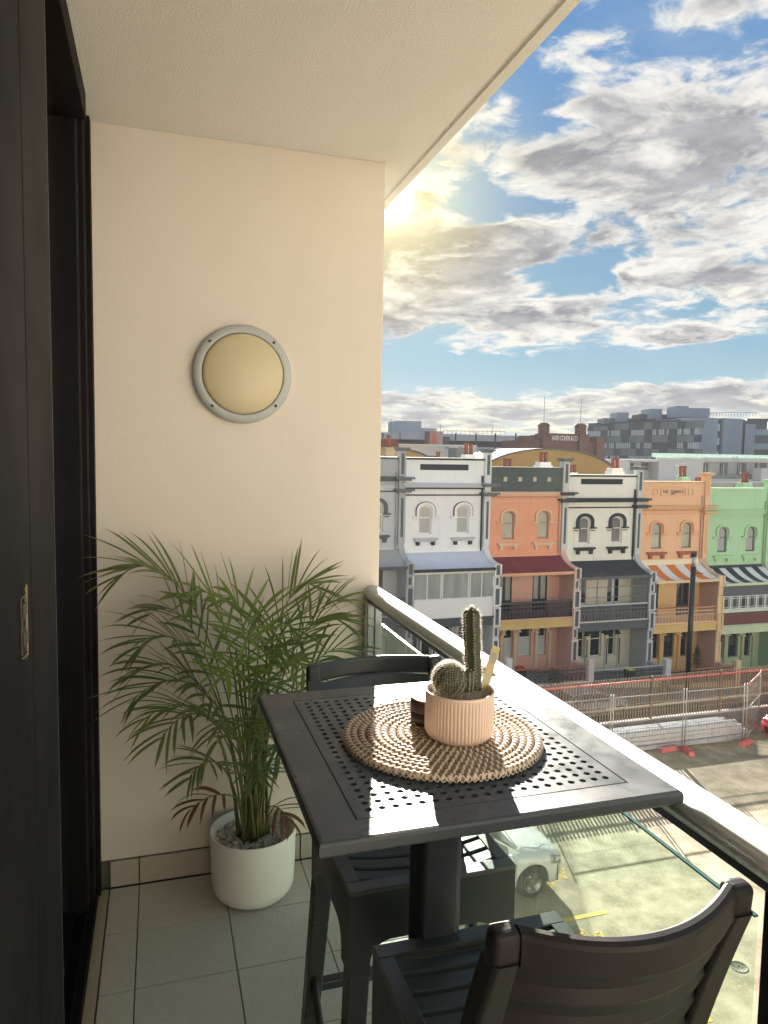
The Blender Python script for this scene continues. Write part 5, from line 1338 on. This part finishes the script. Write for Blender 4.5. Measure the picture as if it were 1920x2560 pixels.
# ================================================================ BUILDINGS BEYOND THE TERRACES
def atd(px, py, D):
    d = CF+CR*(px-960)/1809-CU*(py-1280)/1809
    return EYE+d*D
class Fac:
    """a facade plane from P to Q (plan); boxes given as u (0..L), z, depth towards the viewer"""
    def __init__(s, P, Q):
        s.P = Vector((P[0], P[1], 0)); s.Q = Vector((Q[0], Q[1], 0)); s.L = (s.Q-s.P).length; s.u = (s.Q-s.P).normalized(); s.n = Vector((s.u.y, -s.u.x, 0))
        if s.n.dot(-s.P) < 0: s.n = -s.n
    def box(s, mb, u0, u1, z0, z1, d0, d1):
        def p(u, d, z): v = s.P+s.u*u+s.n*d; return (v.x, v.y, z)
        mb.hexa([p(u0, d1, z0), p(u1, d1, z0), p(u1, d0, z0), p(u0, d0, z0)], [p(u0, d1, z1), p(u1, d1, z1), p(u1, d0, z1), p(u0, d0, z1)])
GZ = -18
def bld(name, label, P):
    return thing(name, label, 'building', (P[0], P[1], GZ))
def put2(root, mb, name, m, parent=None, bev=0, **kw):
    o = mb.build(name, m, parent or root, bevel=bev, **kw)
    if parent is None: o.location = -root.location
    return o
# --- yellow barrel-roofed halls
def hall(pxl, pxr, pxc, py_top, py_b, Y, name, label, col):
    a = at(pxl, py_b, Y); b = at(pxr, py_b, Y); tp = at(pxc, py_top, Y); root = bld(name, label, ((a.x+b.x)/2, Y)); c = (a.x+b.x)/2; hw_ = (b.x-a.x)/2; zs = a.z
    pts = [(c-hw_*math.cos(PI*k/24), zs+(tp.z-zs)*math.sin(PI*k/24)) for k in range(25)]
    q = MB(); q.prism([(c-hw_, GZ)]+pts+[(c+hw_, GZ)], 'y', Y, Y+.3); put2(root, q, 'gable_wall', mat('ochre_wall', col, .75, var=.35, vscale=.7, bump=.3, bscale=8, col2=tuple(x*.75 for x in col)))
    q = MB(); o = [(x+(x-c)*.02, z+.16) for x, z in pts]; band(q, o, pts, Y-.15, Y+9); put2(root, q, 'barrel_roof', mat('pale_iron', (.16, .17, .18), .85, spec=.15, var=.2, vscale=.5))
hall(1196, 1545, 1376, 1124, 1197, 72, 'barrel_roofed_hall', 'ochre brick hall with curved pale roof behind the terraces', (.50, .31, .11))
hall(800, 1085, 940, 1118, 1162, 76, 'small_barrel_roofed_hall', 'second ochre hall with curved roof showing between two terrace parapets', (.52, .33, .11))
# --- brick warehouse with two turrets
Yb = 130
m_brk = mat('warehouse_brick', (.135, .062, .052), .85, var=.35, vscale=.8, bump=.3, bscale=6, col2=(.10, .05, .045))
g0 = at(1410, 1130, Yb); wh = bld('brick_warehouse', 'old red brick warehouse with two turrets and white painted company name', (g0.x, Yb))
def rb(x0, x1, yt, yb=1200, d=0., dep=8., name='wall', m=m_brk, Y=Yb, root=None, parent=None):
    a = at(x0, yt, Y); b = at(x1, yt, Y); q = MB(); q.box(a.x, b.x, Y-d, Y+dep, at((x0+x1)/2, yb, Y).z, at((x0+x1)/2, yt, Y).z)
    return put2(root or wh, q, name, m, parent)
rb(1374, 1446, 1087); rb(1374, 1446, 1084, 1087.5, .25, .6, 'coping')
rb(1300, 1352, 1101); rb(1466, 1490, 1104); rb(1300, 1352, 1099.5, 1102, .25, .6, 'coping')
def turret(xa, xb, yt, ydome, mast):
    o = rb(xa+2, xb-2, yt+20, 1200, .9, 2.4, 'turret'); a, b = at(xa, yt, Yb), at(xb, yt, Yb); cx_, w = (a.x+b.x)/2, (b.x-a.x)/2; cy = Yb+.6
    q = MB(); zt_ = at(xa, yt, Yb).z; zl = at(xa, yt+20, Yb).z; zd = at(xa, ydome, Yb).z
    q.lathe([(w*.92, zl-.3), (w*1.02, zl+.1), (w*1.02, zt_-.1), (w*1.13, zt_), (w*1.13, zt_+.12), (w*.6, zd), (w*.1, zd+.12), (0, zd+.15)], cx=cx_, cy=cy, n=8)
    for k in range(len(q.sm)): q.sm[k] = False
    put2(wh, q, 'turret_head', m_brk)
    q = MB(); q.tube([(cx_, cy, zd), (cx_, cy, at(xa, mast, Yb).z)], .05, 6); put2(wh, q, 'mast', mat('mast', (.25, .25, .25), .5))
turret(1350, 1376, 1064, 1056, 990); turret(1442, 1468, 1066, 1058, 992)
rb(1304, 1336, 1093, 1102, .4, 2, 'pinnacle'); rb(1306, 1316, 1089, 1093.5, .2, 1.5, 'pinnacle'); rb(1323, 1334, 1089, 1093.5, .2, 1.5, 'pinnacle'); rb(1487, 1506, 1093, 1180, .8, 2, 'pinnacle')
rb(1485, 1508, 1096, 1099, 1.0, 2.2, 'pinnacle')
a = at(1411, 1096, Yb); tm = text_mesh('DAVID COHEN & CO.', 1.0, .05, .012); tm.materials.append(mat('sign_white', (.62, .62, .60), .6))
xs2 = [v.co.x for v in tm.vertices]; ys2 = [v.co.y for v in tm.vertices]; wt = max(xs2)-min(xs2); htx = max(ys2)-min(ys2)
o = bpy.data.objects.new('painted_name', tm); COL.objects.link(o); o.parent = wh; W_t = at(1446, 1096, Yb).x-at(1377, 1096, Yb).x; H_t = at(1411, 1090, Yb).z-at(1411, 1102.5, Yb).z
o.location = Vector((a.x, Yb-.06, a.z))-wh.location; o.rotation_euler = (PI/2, 0, 0); o.scale = (W_t/wt, H_t/htx, 1)
ap = at(1471, 1140, Yb); q = MB(); q.prism(arch_pts(ap.x, .45, ap.z-2, ap.z+.6, .45), 'y', Yb-.05, Yb-.005); put2(wh, q, 'arched_window', m_hglass)
# --- blue-grey apartment block
D0 = 160
c0 = atd(1757, 1130, D0); lft = atd(1466, 1130, 191); rgt = atd(1862, 1130, 166); r2 = atd(1990, 1130, 162)
ZT_ = 10.9
bb = bld('blue_grey_apartments', 'long blue-grey apartment block with chequered window panels on the skyline', (c0.x, c0.y))
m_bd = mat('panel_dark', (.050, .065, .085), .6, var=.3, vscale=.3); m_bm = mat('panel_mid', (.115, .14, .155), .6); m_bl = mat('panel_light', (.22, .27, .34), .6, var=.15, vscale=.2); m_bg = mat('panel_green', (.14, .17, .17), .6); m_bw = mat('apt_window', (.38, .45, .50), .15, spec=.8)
FL = Fac((lft.x, lft.y), (c0.x, c0.y)); FR = Fac((c0.x, c0.y), (rgt.x, rgt.y)); F3 = Fac((rgt.x, rgt.y), (r2.x, r2.y))
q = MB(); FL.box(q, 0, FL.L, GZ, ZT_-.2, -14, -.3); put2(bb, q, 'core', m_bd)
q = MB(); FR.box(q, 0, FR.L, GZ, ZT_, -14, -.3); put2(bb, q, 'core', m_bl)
nc = 15; fh = 3.15; rgn = random.Random(2)
def stepz(k): return 0 if k >= 7 else -.9 if k >= 4 else -1.9 if k >= 2 else -2.2
wmesh = None
for k in range(nc):
    u0, u1 = FL.L*k/nc, FL.L*(k+1)/nc; top_ = ZT_+stepz(k)*.55
    for fl in range(-1, 5):
        zt_ = ZT_-.6-fl*fh; zt_c = min(zt_, top_)
        kind = (k+fl) % 3 if rgn.random() > .2 else rgn.randrange(3)
        m1 = [m_bd, m_bm, m_bg][kind]
        q = MB(); FL.box(q, u0+.02, u1-.02, zt_-fh*.5-.02, zt_c, -.3, .05 if kind else -.02)
        if zt_c > zt_-fh*.5: put2(bb, q, 'facade_panel', m1)
        if 0 <= fl+1 <= 4 and fl >= 0:
            z1_ = zt_-fh*.5; z0_ = zt_-fh
            if rgn.random() < .80:
                q = MB(); FL.box(q, u0+.02, u1-.02, z0_, z1_, -.3, -.12); w = put2(bb, q, 'window_bay', mat('bay_dark', (.06, .075, .09), .4))
                nm = 4
                for j in range(nm):
                    if rgn.random() < .85:
                        a_, b_ = u0+(u1-u0)*(j+.12)/nm, u0+(u1-u0)*(j+.8)/nm; q = MB(); FL.box(q, a_, b_, z0_+.12, z1_-.12, -.12, -.06); q.build('pane', m_bw, w)
            else:
                q = MB(); FL.box(q, u0+.02, u1-.02, z0_, z1_, -.3, 0.); put2(bb, q, 'facade_panel', m_bd)
# front: slabs and balconies
LR = FR.L
def fu(px): return LR*(px-1757)/(1862-1757)
for a_, b_, z_, dd, m_ in ((1757, 1786, 0, .5, m_bl), (1800, 1848, .1, .5, m_bl)):
    q = MB(); FR.box(q, fu(a_), fu(b_), GZ, ZT_+z_, -.3, dd); put2(bb, q, 'wall_slab', m_)
for a_, b_ in ((1786, 1800), (1848, 1862)):
    q = MB(); FR.box(q, fu(a_), fu(b_), GZ, ZT_-.1, -.3, -.1); put2(bb, q, 'recess', m_bd)
for fl in range(4):
    q = MB(); FR.box(q, fu(1787), fu(1796), ZT_-1.2-fl*3.1-1.6, ZT_-1.2-fl*3.1, -.1, -.02); put2(bb, q, 'window', m_bw)
q = MB(); F3.box(q, 0, F3.L, GZ, ZT_-2.6, -14, -1.2); put2(bb, q, 'core', m_bl)
q = MB(); F3.box(q, 0, F3.L*.42, ZT_-2.6, ZT_-.2, -14, -1.2); put2(bb, q, 'core', m_bm)
for fl in range(5):
    zt_ = ZT_-2.2-fl*3.15
    q = MB(); F3.box(q, F3.L*(.0 if fl else .12), F3.L, zt_-1.35, zt_, -1.2, .6); put2(bb, q, 'balcony', m_bl)
    q = MB(); F3.box(q, F3.L*.03, F3.L*.98, zt_-3.15, zt_-1.36, -1.2, -1.1); put2(bb, q, 'window', mat('bay_dark', (.06, .075, .09), .4))
q = MB(); F3.box(q, -.2, F3.L*.18, GZ, ZT_-1.0, -1.1, .8); put2(bb, q, 'wall_slab', m_bl)
q = MB(); F3.box(q, F3.L*.0, F3.L*.45, ZT_-.2, ZT_+.25, -5, .9); put2(bb, q, 'roof_slab', m_bd)
# roof boxes
def rbx(pxa, pxb, yt, yb, D, m=m_bl, nm='roof_box', dep=6):
    a, b = atd(pxa, yt, D), atd(pxb, yt, D); F = Fac((a.x, a.y), (b.x, b.y)); q = MB(); F.box(q, 0, F.L, atd(pxa, yb, D).z, (a.z+b.z)/2, -dep, 0); return put2(bb, q, nm, m)
rbx(1694, 1775, 1020, 1042, 170); rbx(1692, 1722, 1015, 1042, 172); rbx(1625, 1656, 1022, 1048, 176); rbx(1544, 1572, 1031, 1058, 182); rbx(1600, 1694, 1036, 1050, 178, m_bd); rbx(1511, 1600, 1046, 1060, 184, m_bm)
q = MB()
for k in range(16):
    a = atd(1776+k*7.5, 1042, 168); q.tube([a, a+Vector((0, 0, 1.0))], .04, 4)
a, b = atd(1776, 1042, 168), atd(1776+112, 1042, 168); q.tube([a+Vector((0, 0, 1)), b+Vector((0, 0, 1))], .04, 4); put2(bb, q, 'roof_railing', m_bm)
# --- white low apartments
Yw = 100
wa = bld('white_apartments', 'low white flats with glass balustrades and recessed balconies behind the terraces', (at(1700, 1150, Yw).x, Yw))
m_ww = mat('flat_white', (.70, .66, .62), .75, var=.12, vscale=.3); m_wc = mat('flat_white2', (.66, .65, .63), .75, var=.1, vscale=.4)
def wb(x0, x1, yt, yb, d0, d1, nm, m, parent=None, Y=Yw):
    a = at(x0, (yt+yb)/2, Y); b = at(x1, (yt+yb)/2, Y); mx_ = (x0+x1)/2; q = MB(); q.box(a.x, b.x, Y-d1, Y-d0, at(mx_, yb, Y).z, at(mx_, yt, Y).z); return put2(wa, q, nm, m, parent)
wb(1490, 1573, 1149, 1260, -12, 0, 'wall', m_ww); wb(1645, 1756, 1149, 1260, -12, 0, 'wall', m_ww); wb(1573, 1645, 1150, 1154, -12, 0, 'wall', m_ww); wb(1573, 1645, 1154, 1260, -12, -2.5, 'wall', m_wc)
wb(1756, 2050, 1146, 1156, -12, .2, 'wall', m_ww); wb(1756, 2050, 1156, 1260, -12, -2.2, 'wall', m_wc)
for a_, b_ in ((1582, 1606), (1627, 1644)):
    w = wb(a_, b_, 1158, 1176, -2.5, -2.3, 'window', m_hglass)
for a_, b_ in ((1777, 1792), (1823, 1841), (1866, 1888), (1911, 1940)):
    w = wb(a_, b_, 1158, 1190, -2.2, -2.0, 'window', m_hglass); wb(a_+6, a_+8, 1158, 1190, -2.0, -1.9, 'frame', m_white, None)
wb(1756, 2050, 1185, 1200, -.1, .1, 'balcony_glass', glass_mat('flat_balustrade', (.7, .75, .75), .1, .1)); wb(1756, 2050, 1198, 1204, -2.2, .2, 'balcony_floor', m_ww)
wb(1880, 1900, 1170, 1200, .0, 2.0, 'wall', m_ww)
wb(1490, 2050, 1200, 1206, -3, 4, 'roof_slab', m_ww); wb(1640, 2050, 1206, 1260, -3, 3, 'wall', m_ww)
for a_, b_ in ((1800, 1850), (1892, 1925)): wb(a_, b_, 1210, 1240, 3, 3.1, 'window', m_hglass)
wb(1690, 2050, 1136, 1147, -6.2, -6, 'glass_screen', glass_mat('roof_glass', (.6, .75, .72), .15, .15, (.5, .6, .55)))
q = MB()
for dx in (-5, 5): q.tube([at(1845+dx, 1195, Yw-4), at(1838+dx, 1140, Yw-4)], .05, 5)
for k in range(11): q.tube([at(1840-.7*k*.6+.0, 1193-k*5, Yw-4), at(1850-.7*k*.6, 1193-k*5, Yw-4)], .035, 4)
put2(wa, q, 'roof_ladder', mat('ladder_grey', (.4, .4, .4), .5))
q = MB(); c1 = at(1692, 1160, 53); q.tube([at(1665, 1159, 53), at(1718, 1160, 53)], .02, 5); q.tube([c1, at(1692, 1205, 53)], .02, 5)
for k in range(6): p = at(1672+k*8, 1159.5, 53); q.tube([p+Vector((0, -.25, 0)), p+Vector((0, .25, 0))], .012, 4)
tag(q.build('tv_antenna', mat('antenna', (.3, .28, .26), .5)), 'television antenna above the peach terrace roof', 'antenna')
# --- grey car park decks and sheds on the left
Yc = 165
cp_ = bld('grey_car_park', 'pale grey car park decks with dark openings and a rusty orange panel', (at(1150, 1120, Yc).x, Yc))
def cb_(x0, x1, yt, yb, d0, d1, nm, m, Y=Yc):
    a = at(x0, (yt+yb)/2, Y); b = at(x1, (yt+yb)/2, Y); q = MB(); q.box(a.x, b.x, Y-d1, Y-d0, at((x0+x1)/2, yb, Y).z, at((x0+x1)/2, yt, Y).z); return put2(cp_, q, nm, m)
m_cg1 = mat('deck_grey', (.40, .43, .47), .7, var=.15, vscale=.2); m_cg2 = mat('deck_blue', (.34, .39, .46), .7, var=.2, vscale=.2); m_cd = mat('deck_dark', (.055, .055, .06), .8)
cb_(935, 1310, 1084, 1260, -20, -4, 'inner_wall', m_cd)
cb_(935, 1310, 1085, 1101, -4, 0, 'deck', m_cg1); cb_(935, 1310, 1116, 1130, -4, 0, 'deck', m_cg1); cb_(1000, 1100, 1081, 1099, -4, .4, 'deck', m_cg1)
for x in (955, 999, 1043, 1088, 1137, 1188, 1236, 1287): cb_(x, x+2.5, 1083, 1131, 0, .3, 'column', m_cd)
cb_(1008, 1064, 1051, 1087, -12, -3, 'plant_room', m_cg2); cb_(1064, 1103, 1069, 1087, -12, -3, 'plant_room', m_cg2); cb_(1064, 1068, 1060, 1070, -12, -4, 'vent', m_cd)
cb_(1060, 1070, 1079, 1112, 0, 1.2, 'rust_wall', mat('rust_brown', (.16, .07, .05), .8, var=.4, vscale=.5)); cb_(1070, 1103, 1078, 1113, 0, 1.0, 'rust_panel', mat('rust_panel', (.55, .42, .34), .7, var=1., vscale=.35, col2=(.60, .10, .05), stretch=(1, 1, .25), detail=8))
cb_(1103, 1122, 1092, 1115, 0, .6, 'dark_sheet', mat('navy_sheet', (.06, .06, .10), .7))
cb_(1256, 1272, 1106, 1114, .2, .5, 'sign_board', m_white)
q = MB()
for k in range(15): p = at(1108+k*11, 1087, Yc-1); q.tube([p, p+Vector((0, 0, 1.1))], .05, 4)
q.tube([at(1108, 1077, Yc-1), at(1262, 1079, Yc-1)], .05, 4)
for px, yt in ((978, 1048), (1101, 1060), (1232, 1062)): q.tube([at(px, 1086, Yc-1), at(px, yt, Yc-1)], .06, 4)
put2(cp_, q, 'roof_railing', m_bm)
sh = bld('pale_blue_shed', 'long pale blue-white shed in front of the car park', (at(1100, 1130, 95).x, 95))
def sb(x0, x1, yt, yb, Y, d, nm, m):
    a = at(x0, (yt+yb)/2, Y); b = at(x1, (yt+yb)/2, Y); q = MB(); q.box(a.x, b.x, Y, Y+d, at((x0+x1)/2, yb, Y).z, at((x0+x1)/2, yt, Y).z); return put2(sh, q, nm, m)
sb(930, 1190, 1112, 1230, 95, 10, 'wall', mat('shed_white', (.58, .62, .66), .7, var=.2, vscale=.3)); sb(925, 1192, 1110.5, 1113, 94.8, 10.4, 'roof_edge', m_white)
for x, y in ((1113, 1117), (1147, 1116)): sb(x, x+10, y, y+5, 94.9, .09, 'vent', m_cg2)
sb(1142, 1170, 1120, 1150, 90, 3, 'plant_box', mat('plant_grey', (.22, .26, .28), .7)); sb(1052, 1095, 1139, 1150, 80, 3, 'low_unit', mat('plant_dark', (.16, .17, .15), .7))
sb(1190, 1305, 1130, 1230, 96, 3, 'lower_wall', m_cg1)
bk = bld('red_brick_shed', 'small red brick shed roof at the far left beside the balcony wall', (at(970, 1105, 90).x, 90))
a = at(940, 1110, 90); b = at(997, 1110, 90); q = MB(); q.box(a.x, b.x, 90, 94, GZ, at(970, 1099, 90).z); put2(bk, q, 'wall', mat('shed_brick', (.20, .08, .055), .8, var=.4, vscale=1))
q = MB(); q.box(a.x-.2, b.x-1.2, 89.8, 94.2, at(970, 1099, 90).z, at(970, 1095, 90).z); put2(bk, q, 'roof', m_roofback)

# ---- the air: one even volume round everything on the ground
hz = MB().box(-330, 530, -70, 430, -22, 30).build('haze', None)
hm = bpy.data.materials.new('haze'); hm.use_nodes = True; t = NT(hm.node_tree); t.n.remove(t.n['Principled BSDF'])
pv = t.node('ShaderNodeVolumePrincipled'); pv.inputs['Density'].default_value = .00028; pv.inputs['Color'].default_value = (.93, .95, 1, 1); pv.inputs['Anisotropy'].default_value = .0
t.l.new(pv.outputs[0], t.n['Material Output'].inputs['Volume']); hz.data.materials.append(hm); stuff(hz)
